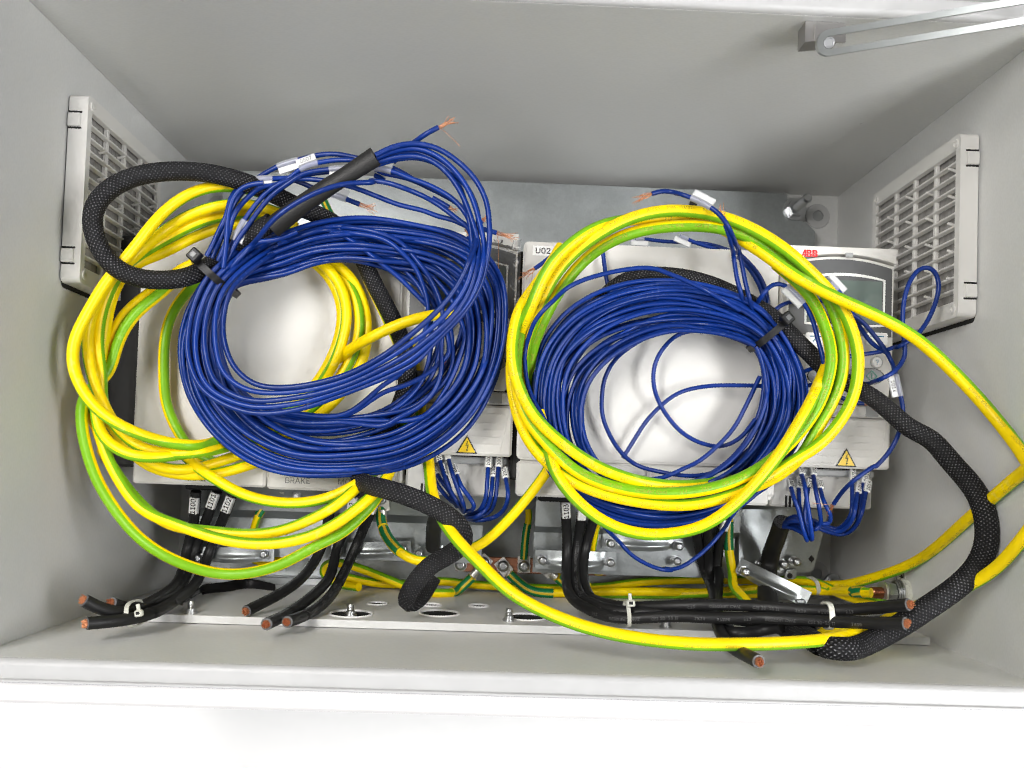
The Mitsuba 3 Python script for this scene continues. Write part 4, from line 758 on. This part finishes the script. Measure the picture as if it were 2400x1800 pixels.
for it in range(46):
    P = base + dirs * move[:, None]
    prs = []
    if it % 3 == 0:
        tt = cKDTree(P[TI]); tf = cKDTree(P[FI])
        a = tt.query_pairs(.0046, output_type='ndarray'); prs.append(np.stack([TI[a[:, 0]], TI[a[:, 1]]], 1))
        a = tf.query_pairs(.0122, output_type='ndarray'); prs.append(np.stack([FI[a[:, 0]], FI[a[:, 1]]], 1))
        q = tt.sparse_distance_matrix(tf, .0092, output_type='ndarray'); prs.append(np.stack([TI[q['i']], FI[q['j']]], 1))
        pairs = np.vstack(prs); i, j = pairs.T
        ok = (own[i] != own[j]) | (np.abs(idx[i] - idx[j]) * .0024 > 4 * Rr[i] + .004)
        i, j = i[ok], j[ok]
    d = P[j] - P[i]; rho2 = d[:, 0] ** 2 + d[:, 1] ** 2; need = np.sqrt(np.maximum(0, ((Rr[i] + Rr[j]) * .98) ** 2 - rho2))
    init = Z0[j] - Z0[i]; s = np.where(np.abs(init) > .0008, np.sign(init), np.where(d[:, 2] >= 0, 1, -1))
    lack = np.maximum(0, need - s * d[:, 2]); w = mass[j] / (mass[i] + mass[j])
    push = np.zeros(len(P)); cnt = np.zeros(len(P))
    np.add.at(push, i, -s * lack * w); np.add.at(push, j, s * lack * (1 - w)); np.add.at(cnt, i, lack > 0); np.add.at(cnt, j, lack > 0)
    move += .75 * push / np.maximum(1, cnt ** .65)
    P = base + dirs * move[:, None]
    for x0, x1, ya, yb, top in SOLID:
        m = (~free) & (P[:, 0] > x0) & (P[:, 0] < x1) & (P[:, 1] > ya) & (P[:, 1] < yb) & (P[:, 2] < top + Rr)
        move[m] += (top + Rr - P[:, 2])[m] * .7
    for k in range(len(PATHS)):
        a, b = bounds[k], bounds[k + 1]; mv = move[a:b]
        ks = KERN[PATHS[k]['kind']]; w_ = len(ks) // 2
        move[a:b] = np.convolve(np.pad(mv, w_, mode='edge'), ks, 'valid')
    move = np.clip(move, -.03, .03)
P = base + dirs * move[:, None]
for k, d in enumerate(PATHS):
    C = P[bounds[k]:bounds[k + 1]]; d['C'] = soften(C, 3 if d['r'] < .002 else 8 if d['kind'] == 'e' else 5 if d['kind'] == 's' else 18)
# ================================================================ CABLES: building
def project(C):
    d = C - EYE; f = d @ FWD; return np.stack([CX + FD * (d @ RIGHT) / f, CY - FD * (d @ UP) / f], 1)
def near(d, s):
    x_, y_, _ = parse(s)[0]; return int(np.argmin(np.hypot(*(project(d['C']) - [x_, y_]).T)))
def strands(root, C, end, n=9, L=.011, rad=.00017, seed=0, spread=.14):
    rg = np.random.default_rng(seed); t = C[-1] - C[-3] if end else C[0] - C[2]; t /= np.linalg.norm(t); o = C[-1] if end else C[0]
    a = np.cross(t, [.3, .5, .8]); a /= np.linalg.norm(a); b = np.cross(t, a); out = []
    for k in range(n):
        al = rg.uniform(0, 6.28); ra = .0010 * math.sqrt(rg.uniform(0, 1)); q = math.cos(al) * a + math.sin(al) * b; l = L * rg.uniform(.65, 1.1); sp = rg.uniform(.2, 1) * spread; bnd = rg.normal(0, .12, 3)
        u = np.linspace(-.25, 1, 7)[:, None]; Q = o + q * ra + t * l * u + q * (l * sp) * np.maximum(u, 0) ** 1.5 + bnd * l * np.maximum(u, 0) ** 2
        Q += a * (.0006 * np.sin(u * 7 + al))
        out.append(Q)
    if seed % 2 == 0:
        u = np.linspace(0, 1, 7)[:, None]; out.append(o + t * L * .6 * u + (a * rg.normal() + b) * L * .9 * u ** 1.3)
    vs, fs, k0 = [], [], 0
    import sys
    ms = []
    for Q in out:
        tt, nn, bb = frames(Q); th = np.arange(5) * 2 * np.pi / 5
        V = (Q[:, None] + rad * (np.cos(th)[None, :, None] * nn[:, None] + np.sin(th)[None, :, None] * bb[:, None])).reshape(-1, 3)
        i, j = np.meshgrid(np.arange(len(Q) - 1), np.arange(5), indexing='ij'); f = np.stack([i * 5 + j, i * 5 + (j + 1) % 5, (i + 1) * 5 + (j + 1) % 5, (i + 1) * 5 + j], -1).reshape(-1, 4)
        vs.append(V); fs.append(f + k0); k0 += len(V)
    part(root, 'copper_strands', (np.vstack(vs), np.vstack(fs)), 'copper', True)
def core(root, C, r, end):
    """a cut end: pale insulation ring and a bundle of copper strands"""
    t = C[-1] - C[-3] if end else C[0] - C[2]; t /= np.linalg.norm(t); o = C[-1] if end else C[0]; R = frame(t, (.1, .9, .2))
    part(root, 'cut_edge', put(lathe([(0, -.0002), (r * .985, -.0002), (r * .95, .0004), (r * .72, .0005), (r * .70, .0002), (0, .0002)], 20), R, o), 'core_insulation', 30)
    rg = np.random.default_rng(int(abs(o[0]) * 1e5)); ms = []
    for k in range(37):
        ra = r * .66 * math.sqrt((k + .5) / 37); al = k * 2.39996
        hz = .0006 + .0022 * rg.random(); c = put(lathe([(0, 0), (r * .10, 0), (r * .095, hz), (0, hz + .0004)], 6), np.eye(3), [ra * math.cos(al), ra * math.sin(al), 0]); ms.append(c)
    part(root, 'copper_core', put(cat(ms), R, o + t * .0003), 'copper', False)
def print_text(root, d, s, i0, h, mat, phi=0.0, flip=False, name='print'):
    C = d['C']; r = d['r']; m = meshkit.text_mesh(s, h, .00001, False); V = m.vertices.copy(); V[:, 0] -= V[:, 0].min(); V[:, 1] -= h / 2
    t, n, b = frames(C); sl = np.concatenate([[0], np.cumsum(np.linalg.norm(np.diff(C, axis=0), axis=1))]); s0 = sl[min(max(i0, 0), len(sl) - 1)]
    if s0 + V[:, 0].max() > sl[-1]: return
    x = s0 + (V[:, 0].max() - V[:, 0] if flip else V[:, 0]); y = -V[:, 1] if flip else V[:, 1]
    g = lambda A: np.stack([np.interp(x, sl, A[:, k]) for k in range(3)], 1)
    c, nn, bb = g(C), g(n), g(b); nn /= np.linalg.norm(nn, axis=1, keepdims=True); bb /= np.linalg.norm(bb, axis=1, keepdims=True)
    ph = phi + y / r; Q = c + (r + .00006 + V[:, 2:3]) * (np.cos(ph)[:, None] * nn + np.sin(ph)[:, None] * bb)
    mm = trimesh.Trimesh(Q, m.faces, process=False)
    part(root, name, mm, mat, False)
def along(d, i, L):
    """a stretch of length L of the path about index i"""
    C = d['C']; sl = np.concatenate([[0], np.cumsum(np.linalg.norm(np.diff(C, axis=0), axis=1))]); a, b = max(0, sl[i] - L / 2), min(sl[-1], sl[i] + L / 2)
    q = np.linspace(a, b, 9); return np.stack([np.interp(q, sl, C[:, k]) for k in range(3)], 1)
def marker(root, d, s, L=.0145, side=1, txt=None):
    """a clear marker sleeve with a flat pocket for a slip of paper"""
    Q = along(d, near(d, s), L); t, n, b = frames(Q); t0 = (Q[-1] - Q[0]) / np.linalg.norm(Q[-1] - Q[0]); n0 = n[4]; b0 = np.cross(t0, n0) * side
    part(root, 'marker_sleeve', tube(Q, d['r'] + .0006, 14, caps=False), 'clear_plastic')
    o = Q[4] + b0 * (d['r'] + .0021); R = np.stack([t0, np.cross(n0, t0), n0], 1)
    sh = rounded(L, .0040, .0008); m = put(poly(sh.buffer(.0002).difference(sh.buffer(-.0005)), -.0008, .0008), R, o)
    part(root, 'marker_pocket', cat([put(box([0, 0, .0008], [L, .0040, .0005], .0002), R, o), put(box([0, 0, -.0008], [L, .0040, .0005], .0002), R, o)]), 'clear_plastic')
    part(root, 'marker_slip', put(box([0, 0, 0], [L * .9, .0034, .0004], .0001), R, o), 'tag_white')
    if txt:
        part(root, 'marker_text', text(txt, .0024, o + n0 * .0012, R if R[0, 0] > 0 else R @ np.diag([-1, -1, 1])), 'print_black', False)
def tag(root, d, i, L, txt, off=0.0, w=.0046, bold=False):
    """a printed tag sleeve on a wire's end, its number reading along the wire"""
    Q = along(d, i, L); t0 = (Q[-1] - Q[0]) / np.linalg.norm(Q[-1] - Q[0]); up = -t0 if t0[1] < 0 else t0
    n0 = np.array([0, 0, 1.0]) - up * up[2]; n0 /= np.linalg.norm(n0); x0 = np.cross(up, n0); c = Q[4] + n0 * (d['r'] * .55 + .0004); R = np.stack([x0, up, n0], 1)
    part(root, 'tag', put(box([0, 0, 0], [w, L, max(.0016, d['r'] * 1.2)], .0003), R, c), 'tag_white')
    part(root, 'tag_rim', put(cat([box([w / 2 + .0004, 0, -.0002], [.0008, L * .98, .0012], .0002), box([-w / 2 - .0003, 0, -.0004], [.0006, L * .98, .0010], .0002)]), R, c), 'clear_plastic')
    R2 = np.stack([up, -x0, n0], 1)
    if txt: part(root, 'tag_text', text(txt, w * .60, c + n0 * (max(.0016, d['r'] * 1.2) / 2 + .00003), R2, .00006, bold), 'print_black', False)
BN = [0]
def build(root, d, name, mat, sides=10, phase=0.0, twist=0.0):
    BN[0] += 1; return part(root, name, tube(d['C'], d['r'], sides, phase + (BN[0] if mat == 'blue_pvc' else 0), twist), mat)
def single(name, label, cat_, d, mat, sides, group=None, pname='insulation', **kw):
    k = thing(name, label, cat_, group); d['key'] = k; build(k, d, pname, mat, sides, **kw); return k
def band(root, M, u, w, az, width, th, mat, head=None, n=40, up=None):
    th_ = np.linspace(0, 2 * np.pi, n, endpoint=False); z = np.array([0, 0, 1.0]) if up is None else up; w = w / np.linalg.norm(w)
    lu = np.linalg.norm(u); uh = u / lu; c, s = np.cos(th_), np.sin(th_)
    e = .72; P_ = M + np.sign(c)[:, None] * (np.abs(c) ** e)[:, None] * u + np.sign(s)[:, None] * (np.abs(s) ** e)[:, None] * z * az
    nrm = (c / lu)[:, None] * uh + (s / az)[:, None] * z; nrm /= np.linalg.norm(nrm, axis=1, keepdims=True)
    V = np.stack([P_ - w * width / 2, P_ + w * width / 2, P_ + w * width / 2 + nrm * th, P_ - w * width / 2 + nrm * th], 1).reshape(-1, 3); f = []
    for i in range(n):
        j = (i + 1) % n
        for k in range(4): f.append([i * 4 + k, j * 4 + k, j * 4 + (k + 1) % 4, i * 4 + (k + 1) % 4])
    f = np.array(f); m = trimesh.Trimesh(V, np.vstack([f[:, [0, 1, 2]], f[:, [0, 2, 3]]]), process=False); m.fix_normals()
    part(root, 'band', m, mat, 40)
def zspan(s, rad, kinds):
    x_, y_, _ = parse(s)[0]; zs = []
    for d in PATHS:
        if d['kind'] in kinds:
            q = project(d['C']); m = np.hypot(q[:, 0] - x_, q[:, 1] - y_) < rad; zs += list(d['C'][m, 2] + d['r']) + list(d['C'][m, 2] - d['r'])
    return min(zs), max(zs)

# ---- left blue coil
k = thing('blue_wire_coil', 'coil of dark blue wires tied in front of the left drive', 'wire coil')
for d in left_ring + left_mid + left_arc: build(k, d, 'wire', 'blue_pvc', 9); d['key'] = k
for d, o_ in zip(left_inner, ('leftmost', 'second', 'third', 'fourth', 'fifth', 'rightmost')): single('loose_wire', f'loose blue wire crossing the left keypad inside the coil, {o_} of six from the left', 'wire', d, 'blue_pvc', 9, 'loose blue wires in front of the left keypad')
TL = ['blue wire arching from the left tie through the lower clear marker at the top left',
      'blue wire arching from the left tie through the upper clear marker against the enclosure top',
      'blue wire arching under the shrink tube, third from the top above the left coil',
      'blue wire with the tilted 1002 marker by the left tie, frayed at its right end',
      'blue wire arching under the black shrink tube with a clear marker hidden behind it',
      'short blue wire rising steeply from the left tie in front of its neighbours',
      'blue wire that passes in front of the black shrink tube',
      'blue wire end with frayed copper pointing right below the shrink tube',
      'blue wire end with frayed copper sticking up highest above the left coil',
      'blue wire stub with bare copper just right of the shrink tube tip',
      'blue wire stub with copper strands above the right shoulder of the left coil',
      'blue wire stub with bent copper strands behind the rightmost arching wires',
      'blue wire stub with copper strands hanging over the top of the left keypad',
      'short blue wire along the top of the left coil just right of the tie']
for n_, d in enumerate(left_top):
    single('loose_wire', TL[n_] or 'short blue wire lying among the loose wires above the left coil', 'wire', d, 'blue_pvc', 9, None if TL[n_] else 'short loose blue wires above the left coil')
marker(left_top[0]['key'], left_top[0], 'j 745,500', side=1); marker(left_top[1]['key'], left_top[1], 'j 1075,290', side=1); marker(left_top[3]['key'], left_top[3], 'j 440,1150', .0150, 1, '1002')
marker(left_top[2]['key'], left_top[2], 'j 1330,320', .0130, -1, '0507'); marker(left_top[4]['key'], left_top[4], 'j 1760,375', .0130, 1); marker(left_top[7]['key'], left_top[7], 'j 1720,715', .0130, -1); marker(left_top[0]['key'], left_top[0], 'k 590,715', .012, -1)
for n_, e, sd in ((3, 1, 2), (7, 1, 3), (8, 1, 4), (9, 1, 5), (10, 1, 7), (11, 1, 8), (12, 1, 9)): strands(left_top[n_]['key'], left_top[n_]['C'], True, 11 if n_ != 9 else 6, .0125 if n_ < 9 else .006, seed=sd)
# ---- right blue coil
k = thing('blue_wire_coil', 'coil of dark blue wires tied in front of the right drive', 'wire coil')
for d in right_ring: build(k, d, 'wire', 'blue_pvc', 9); d['key'] = k
RLAB = ['blue wire with clear marker and bare copper end above the right coil', 'blue wire twisted with another, its bare copper end lying on the top yellow cables', 'blue wire with the right one of two clear markers behind the yellow cables', 'blue wire with the left one of two clear markers behind the yellow cables',
        'short blue wire hanging straight down from the top edge of the right drive', 'blue wire end with frayed copper below the U02 label', 'single blue wire arching alone over the right coil and down its left side',
        'blue wire with the clear marker in front of the right keypad', 'blue wire carrying the white 1016 marker, its end bent over the terminals', 'blue wire that loops out in front of the right filter grille', 'blue wire passing behind the yellow cables over the right display', 'short blue wire with a brush of bare copper lying on the right sleeve',
        'loose blue loop inside the right coil, the right one of two', 'loose blue loop inside the right coil, the left one of two', 'blue wire crossing the inside of the right coil at its right edge', 'single blue wire sagging below the right coil over the clamp plate']
for n_, d in enumerate(right_loose): single('loose_wire', RLAB[n_], 'wire', d, 'blue_pvc', 10)
marker(right_loose[0]['key'], right_loose[0], 'm 790,220', .0150, -1); marker(right_loose[2]['key'], right_loose[2], 'm 420,670', .014, 1); marker(right_loose[3]['key'], right_loose[3], 'm -60,715', .014, 1)
marker(right_loose[7]['key'], right_loose[7], 'f 620,770', .0165, 1); marker(right_loose[10]['key'], right_loose[10], 'f 1090,630', .015, -1); marker(right_loose[8]['key'], right_loose[8], 'g 1965,590', .0145, 1, '1016')
for n_, e, sd in ((0, 0, 12), (1, 0, 15), (5, 0, 14), (8, 1, 16), (11, 1, 18), (10, 1, 11)): strands(right_loose[n_]['key'], right_loose[n_]['C'], bool(e), 12, .011 if n_ != 10 else .003, seed=sd, spread=.18)
# ---- yellow and green coils
PRINT = 'GENERAL CAVI   FT1   1X16   CEI 20-22 II   CEI 20-38   TEMPFLAME   47350   '
def print_run(root, d, mat, h=.0020, phi=.25, flip=False, start=8, gap=.002, words=None):
    i = start; h = h * 1.0; C = d['C']; step = np.linalg.norm(C[1] - C[0]); n = 0; ws = words or [w for w in PRINT.split('   ') if w]
    while i < len(C) - 8:
        w = ws[n % len(ws)]; L = len(w) * h * .78; print_text(root, d, w, i, h, mat, phi, flip); i += int((L + h * 3.5) / step) + 1; n += 1
PH = {'b1': (0.4, 0), 'b2': (0.31, -0.02), 'b3': (0.42, 0), 'b4': (0.34, -0.02), 'D': (0.96, 0), 'R1': (0.4, 0)}
kr = thing('earth_cable_coil', 'coil of yellow and green earth cable round the right blue coil', 'cable coil')
for n_, d in right_yellow.items():
    if n_ == 'R1': continue
    build(kr, d, 'turn', 'yellow_green_pvc', 18, PH[n_][0], PH[n_][1] * 8); d['key'] = kr
    print_run(kr, d, 'print_on_yellow', phi=.3 if n_ in ('b1', 'b3') else -.2, flip=n_ in ('b4', 'D'))
kq = single('earth_cable', 'yellow and green earth cable leaving the right coil and swinging out past the right edge', 'cable', right_yellow['R1'], 'yellow_green_pvc', 18, phase=0.35, twist=.0)
print_run(kq, right_yellow['R1'], 'print_on_yellow', phi=.3)
PHL = {'s1': (0.41, .8), 's2': (0.91, .05), 's3': (0.44, .05), 's4': (0.91, .08), 's5': (0.42, .05), 'o1': (0.17, .0), 'o2': (0.39, .08), 'o3': (0.4, .08), 'o4': (0.91, .08), 's7': (0.28, .0), 'x1': (0.66, .08), 'B': (0.89, .08)}
kl = thing('earth_cable_coil', 'coil of yellow and green earth cable behind the left blue coil', 'cable coil')
for n_, d in left_yellow.items():
    if n_ == 'B': continue
    build(kl, d, 'turn', 'yellow_green_pvc', 18, PHL[n_][0], PHL[n_][1] * 3); d['key'] = kl
kb = single('earth_cable', 'long yellow and green earth cable hanging across the bottom in front of everything', 'cable', left_yellow['B'], 'yellow_green_pvc', 18, phase=0.96, twist=.0)
print_run(kb, left_yellow['B'], 'print_on_yellow', phi=.25, flip=True, start=60)
EL = {'pe1': 'yellow and green earth cable bolted under the left drive, looping behind the braided sleeve', 'pe2': 'short yellow and green earth wire under the lettering of the left drive', 'ea': 'yellow and green earth cable with a small loop lying left of the busbar', 'eb': 'upper of two yellow and green earth cables along the bottom, held by a milky tie',
      'ec': 'lower of two yellow and green earth cables running along the bottom from the busbar', 'ed': 'short yellow and green earth wire from the slanted lug under the right clamp', 'ef': 'short upright yellow and green earth wire with green sleeving between the two clamp plates', 'eg': 'yellow and green earth wire passing behind the clamp of the right drive',
      'eh': 'yellow and green earth cable dropping from the right coil behind the black cables', 'ei': 'yellow and green earth wire ending at the copper earth bolt', 'ej': 'short yellow and green earth wire with green sleeving at the top behind the left coil'}
SHR = {'pe1': [(0, .36)], 'pe2': [(0, .22)], 'ea': [(.86, 1)], 'ec': [(0, .20)], 'ed': [(0, .5)], 'ef': [(.35, 1)], 'eh': [(.02, .07), (.075, .112)], 'ei': [(.80, .93)], 'ej': [(0, .6)]}
for n_, d in earth.items():
    kk = single('earth_cable' if d['r'] > .003 else 'earth_wire', EL[n_], 'cable', d, 'yellow_green_pvc', 14, phase={'pe1': 0.5, 'eb': 0.42, 'ec': 0.66, 'eh': 0.91, 'ea': 0.38}.get(n_, 0.44), twist=0)
    n = len(d['C'])
    for a, b in SHR.get(n_, []):
        L = .13 if n_ == 'pe1' else 1
        i0, i1 = int(a * (n - 1)), int((b if n_ != 'pe1' else .085) * (n - 1)); part(kk, 'heat_shrink', tube(d['C'][i0:max(i1, i0 + 3) + 1], d['r'] + .0005, 14, phase=.02, caps=True), 'yellow_green_shrink')
        if n_ == 'pe1': part(kk, 'heat_shrink', tube(d['C'][i1 + 1:i1 + 13], d['r'] + .0006, 14, phase=.12), 'yellow_green_shrink')
print_run(earth['eb']['key'], earth['eb'], 'print_on_yellow', phi=.1, start=150); print_run(earth['pe1']['key'], earth['pe1'], 'print_on_yellow', phi=.2, start=70, flip=True)
def lug(root, c, R, L=.018, w=.0105):
    part(root, 'lug', put(cat([poly(sg.box(-w / 2, -w * .55, w / 2, L * .45).difference(sg.Point(0, 0).buffer(.0020)), 0, .0012), put(ringm(.0022, .0034, L * .45), np.array([[1, 0, 0], [0, 0, 1], [0, -1, 0]], float), [0, L * .4, .0014])]), R, c), 'tin_lug')
def rotz(a): c, s = math.cos(a), math.sin(a); return np.array([[c, -s, 0], [s, c, 0], [0, 0, 1.0]])
lug(earth['pe1']['key'], pt('b 535,680,.1135'), rotz(math.pi * 1.02)); part(earth['pe1']['key'], 'lug_screw', put(screw_head(.0042, .003), np.eye(3), pt('b 528,665,.1150')), 'zinc')
c = pt('a 1640,620,.1105'); lug(earth['pe2']['key'], pt('a 1600,610,.1085'), rotz(1.25)); part(earth['pe2']['key'], 'lug_screw', cat([put(ringm(.002, .0052, .0012), np.eye(3), c), put(screw_head(.0040, .0028), np.eye(3), c + [0, 0, .0012])]), 'zinc')
for n_, b_, ang in (('ea', 1, 2.45), ('ec', 2, -2.45), ('ef', 3, 0.02), ('ed', 4, -2.25)): lug(earth[n_]['key'], BUS[b_] - [0, 0, .0028], rotz(ang))
# ---- braided sleeves and the shrink tube
ks = single('braided_sleeve', 'black braided cable sleeve clamped under the left drive', 'cable sleeve', sleeve['left'], 'shrink_black', 18)
fl = np.ones(len(sleeve['loop']['C']))
kl_ = thing('braided_sleeve', 'black braided cable sleeve looping round the left coil, its end folded at the bottom', 'cable sleeve'); d = sleeve['loop']; d['key'] = kl_
pr = project(d['C']); bot = (pr[:, 1] > 1030) & (pr[:, 0] < 1100); rr = np.where(bot, 1.08, 1.0); rr = np.convolve(np.pad(rr, 6, mode='edge'), np.ones(13) / 13, 'valid'); ff = np.where(bot, .62, 1.0); ff = np.convolve(np.pad(ff, 6, mode='edge'), np.ones(13) / 13, 'valid')
part(kl_, 'braid', tube(resample(d['C'], .0016) if False else d['C'], d['r'] * rr, 28, flat=ff), 'braid_black')
Q = np.array([pt(s) for s in ('F 588,492,.240', 'F 640,452,.243', 'F 700,410,.246', 'F 760,371,.249', 'F 811,338,.252')]); Q = spline(Q, .003)
part(kl_, 'heat_shrink', tube(Q, np.interp(np.linspace(0, 1, len(Q)), [0, .3, .7, 1], [.0068, .0062, .0056, .0064]), 24, flat=np.interp(np.linspace(0, 1, len(Q)), [0, .5, 1], [.9, .75, .62])), 'shrink_black')
kr_ = thing('braided_sleeve', 'black braided cable sleeve swinging from the right coil down the right side', 'cable sleeve'); d = sleeve['right']; d['key'] = kr_
rr = np.interp(np.linspace(0, 1, len(d['C'])), [0, .33, .40, .50, .60, .72, .85, 1], [.0058, .0058, .0062, .0070, .0072, .0068, .0070, .0060])
part(kr_, 'braid', tube(d['C'], rr, 28), 'braid_black')
d = sleeve['right']; i0 = near(d, 'T22 585,250'); part(kr_, 'heat_shrink', tube(d['C'][max(0, i0 - 16):], rr[max(0, i0 - 16):] + .0005, 22), 'shrink_black')
# ---- black power cables
PT = {'1100': ('1100', .016), '1101': ('1101', .016), '1102': ('1102', .016), '2': ('2', .014), '3': ('3', .014), '1103': ('1103', .016), '1104': ('', .016), '6': ('', .014)}
PL = {'1100': 'leftmost of three tagged black power cables under the left drive', '1101': 'middle of three tagged black power cables at the left end of the left drive', '1102': 'right one of three tagged black power cables at the left end of the left drive', '1': 'black power cable ending leftmost of three over the gland plate', '2': 'black power cable with its end between two others over the gland plate', '3': 'black power cable tagged 3 ending rightmost of three over the gland plate',
      '1103': 'black power cable tagged 1103, the lower one reaching the far right end', '1104': 'black power cable ending short, just left of the white tie at the lower right', '1105': 'black power cable reaching the right end, the upper one in the white tie', '4': 'black power cable whose cut end points down nearest the bottom edge', '5': 'black power cable dropping behind the right coil, middle one of three', '6': 'black power cable dropping behind the right coil, right one of three'}
for n_, d in power.items():
    kk = single('power_cable', PL[n_], 'cable', d, 'black_rubber', 16)
    if n_ not in ('6', '5'): core(kk, d['C'], d['r'], True)
    if n_ in PT: tag(kk, d, {'1100': near(d, 'a 322,700'), '1101': near(d, 'a 560,690'), '1102': near(d, 'a 770,700'), '2': near(d, 'b 155,690'), '3': near(d, 'b 425,730'), '1103': near(d, 'c 692,505'), '1104': near(d, 'c 905,540'), '6': near(d, 'd 815,950')}[n_], PT[n_][1] * .82, PT[n_][0], w=.0062, bold=True)
for n_, st in (('1103', 40), ('1105', 55), ('1104', 10), ('3', 10), ('1101', 60)): print_run(power[n_]['key'], power[n_], 'print_on_black', h=.0020, phi=.1, start=st, words=['FT1', 'GENERAL CAVI', 'CEI 20-22 II', '1X16', '47350'])
kk = thing('black_strap', 'thin flat black strip of tape lying at the lower left behind the cables', 'tape'); part(kk, 'strip', tube(STR['C'], np.interp(np.linspace(0, 1, len(STR['C'])), [0, .3, .55, .8, 1], [.0018, .0024, .0042, .0058, .0030]), 12, flat=.28), 'black_plastic')
# ---- terminal wires with printed tags
L1 = [('1001', 1), ('0507', 2), ('0502', 3), ('', 4), ('1001', 5), None, ('1003', 7), ('1005', 8), ('1006', 9), ('1007', 10)]; L2 = [('1010', 1), ('0512', 2), ('1012', 3), ('0511', 4), ('1013', 5), ('1011', 6), ('1014', 7), ('1015', 8), ('1017', 9), ('1014', 10)]
NM1 = {1: 'tagged 0507', 4: 'tagged 1001', 9: 'tagged 1007'}; NM2 = {0: 'tagged 1010', 5: 'tagged 1011', 3: 'tagged 051'}
A1 = ['b 1270,115', 'b 1240,255', 'b 1345,275', 'b 1405,110', 'b 1490,250', None, 'b 1905,160', 'b 1980,300', 'b 2030,175', 'b 2135,290']; A2 = ['d 1708,435', 'd 1800,425', 'd 1800,300', 'd 1925,435', 'd 1970,305', 'd 2060,430', 'T12 1104,1415', 'T12 1138,1490', 'T12 1185,1430', 'T12 1194,1490']
ORD = ['third', 'second', 'fourth', 'fifth', 'sixth', 'first', 'seventh', 'eighth', 'ninth', 'last']
def terminal(ds, tags, anchors, names, side):
    for n_, d in enumerate(ds):
        c = d['C']; top = c[0] + (c[0] - c[3]) / np.linalg.norm(c[0] - c[3]) * .010; d['C'] = np.vstack([np.linspace(top, c[0], 6, endpoint=False), c])
        nm = names.get(n_)
        kk = single('control_wire', f'short blue control wire, {ORD[n_]} from the left under the {side} keypad' + (f', {nm}' if nm else ''), 'wire', d, 'blue_pvc', 9, f'control wires under the {side} keypad')
        if tags[n_]:
            a = parse(anchors[n_])[0]; e = d['C'][6]; s_ = project(d['C'][:12]); i = int(np.argmin(np.hypot(s_[:, 0] - a[0], s_[:, 1] - a[1])))
            tag(kk, d, max(3, min(i, 6)), .0105 if n_ not in (0, 3) else .0075, tags[n_][0], w=.0042, bold=True)
terminal(tw1, L1, A1, NM1, 'left'); ORD = ['first', 'second', 'third', 'fourth', 'fifth', 'sixth', 'seventh', 'eighth', 'ninth', 'last']; terminal(tw2, L2, A2, NM2, 'right')
# ---- ties
def tie(label, A, B, kinds, rad, width, th, mat, head_at=None, head=(.006, .0065, .0055), hz=None, grow=1.0):
    pa, pb = parse(A)[0], parse(B)[0]; mid = f'F {(pa[0] + pb[0]) / 2},{(pa[1] + pb[1]) / 2}'; z0, z1 = zspan(mid, rad, kinds)
    kk = thing('cable_tie', label, 'cable tie'); zm = (z0 + z1) / 2; a, b = at(pa[0], pa[1], zm), at(pb[0], pb[1], zm); u = (b - a) / 2 * grow; w = np.cross([0, 0, 1.0], u)
    band(kk, (a + b) / 2, u, w, (z1 - z0) / 2 + .0003, width, th, mat)
    if head_at:
        x_, y_, _ = parse(head_at)[0]; c = at(x_, y_, hz or z1); uh = u / np.linalg.norm(u); wh = w / np.linalg.norm(w); R = np.stack([uh, wh, np.cross(uh, wh)], 1)
        m = box([0, 0, 0], head, .0007); part(kk, 'head', put(m, R, c), mat); part(kk, 'slot', put(box([-.0004, 0, head[2] / 2], [head[0] * .45, head[1] * .45, .0004], .0001), R, c), 'black_matt' if mat != 'black_plastic' else 'dark_grey_plastic')
        if mat != 'black_plastic': part(kk, 'tail', put(box([-head[0] * .9, 0, -.0004], [head[0] * 1.1, width * .9, .0012], .0003), R, c), mat)
    return kk
tie('black cable tie round the left coil and its sleeve', 'F 437,570', 'F 502,630', ('bl', 's'), 58, .0046, .0014, 'black_plastic', 'F 421,552', (.0070, .0078, .0060), .252)
tie('black cable tie round the right coil and its sleeve', 'F 1697,690', 'F 1624,752', ('br', 's'), 45, .0046, .0014, 'black_plastic', 'F 1700,688', (.0070, .0078, .0060), .236)
c = pt('F 905,813,.205'); kk = thing('cable_tie', 'black cable tie head left of the left keypad, beside the braided sleeve', 'cable tie'); part(kk, 'head', box(c, [.009, .0075, .006], .0007), 'black_plastic'); part(kk, 'band', box(c + [-.010, -.001, .001], [.014, .0046, .0016], .0004), 'black_plastic')
tie('white cable tie round three black power cables at the lower left', 'F 288,1300', 'F 296,1350', ('p',), 12, .0026, .0010, 'nylon_white', 'F 300,1325', (.0040, .0050, .0035))
tie('white cable tie round black power cables at the lower right', 'F 1787,1303', 'F 1788,1356', ('p',), 15, .0034, .0010, 'nylon_white')
tie('white cable tie round black power cables below the right coil', 'F 1353,1302', 'F 1356,1350', ('p',), 15, .0026, .0010, 'nylon_white', 'F 1362,1303', (.0045, .0058, .0045))
tie('milky cable tie round a yellow earth cable by the right earth bolt', 'F 1752,1249', 'F 1758,1282', ('e',), 20, .0030, .0010, 'nylon_white')
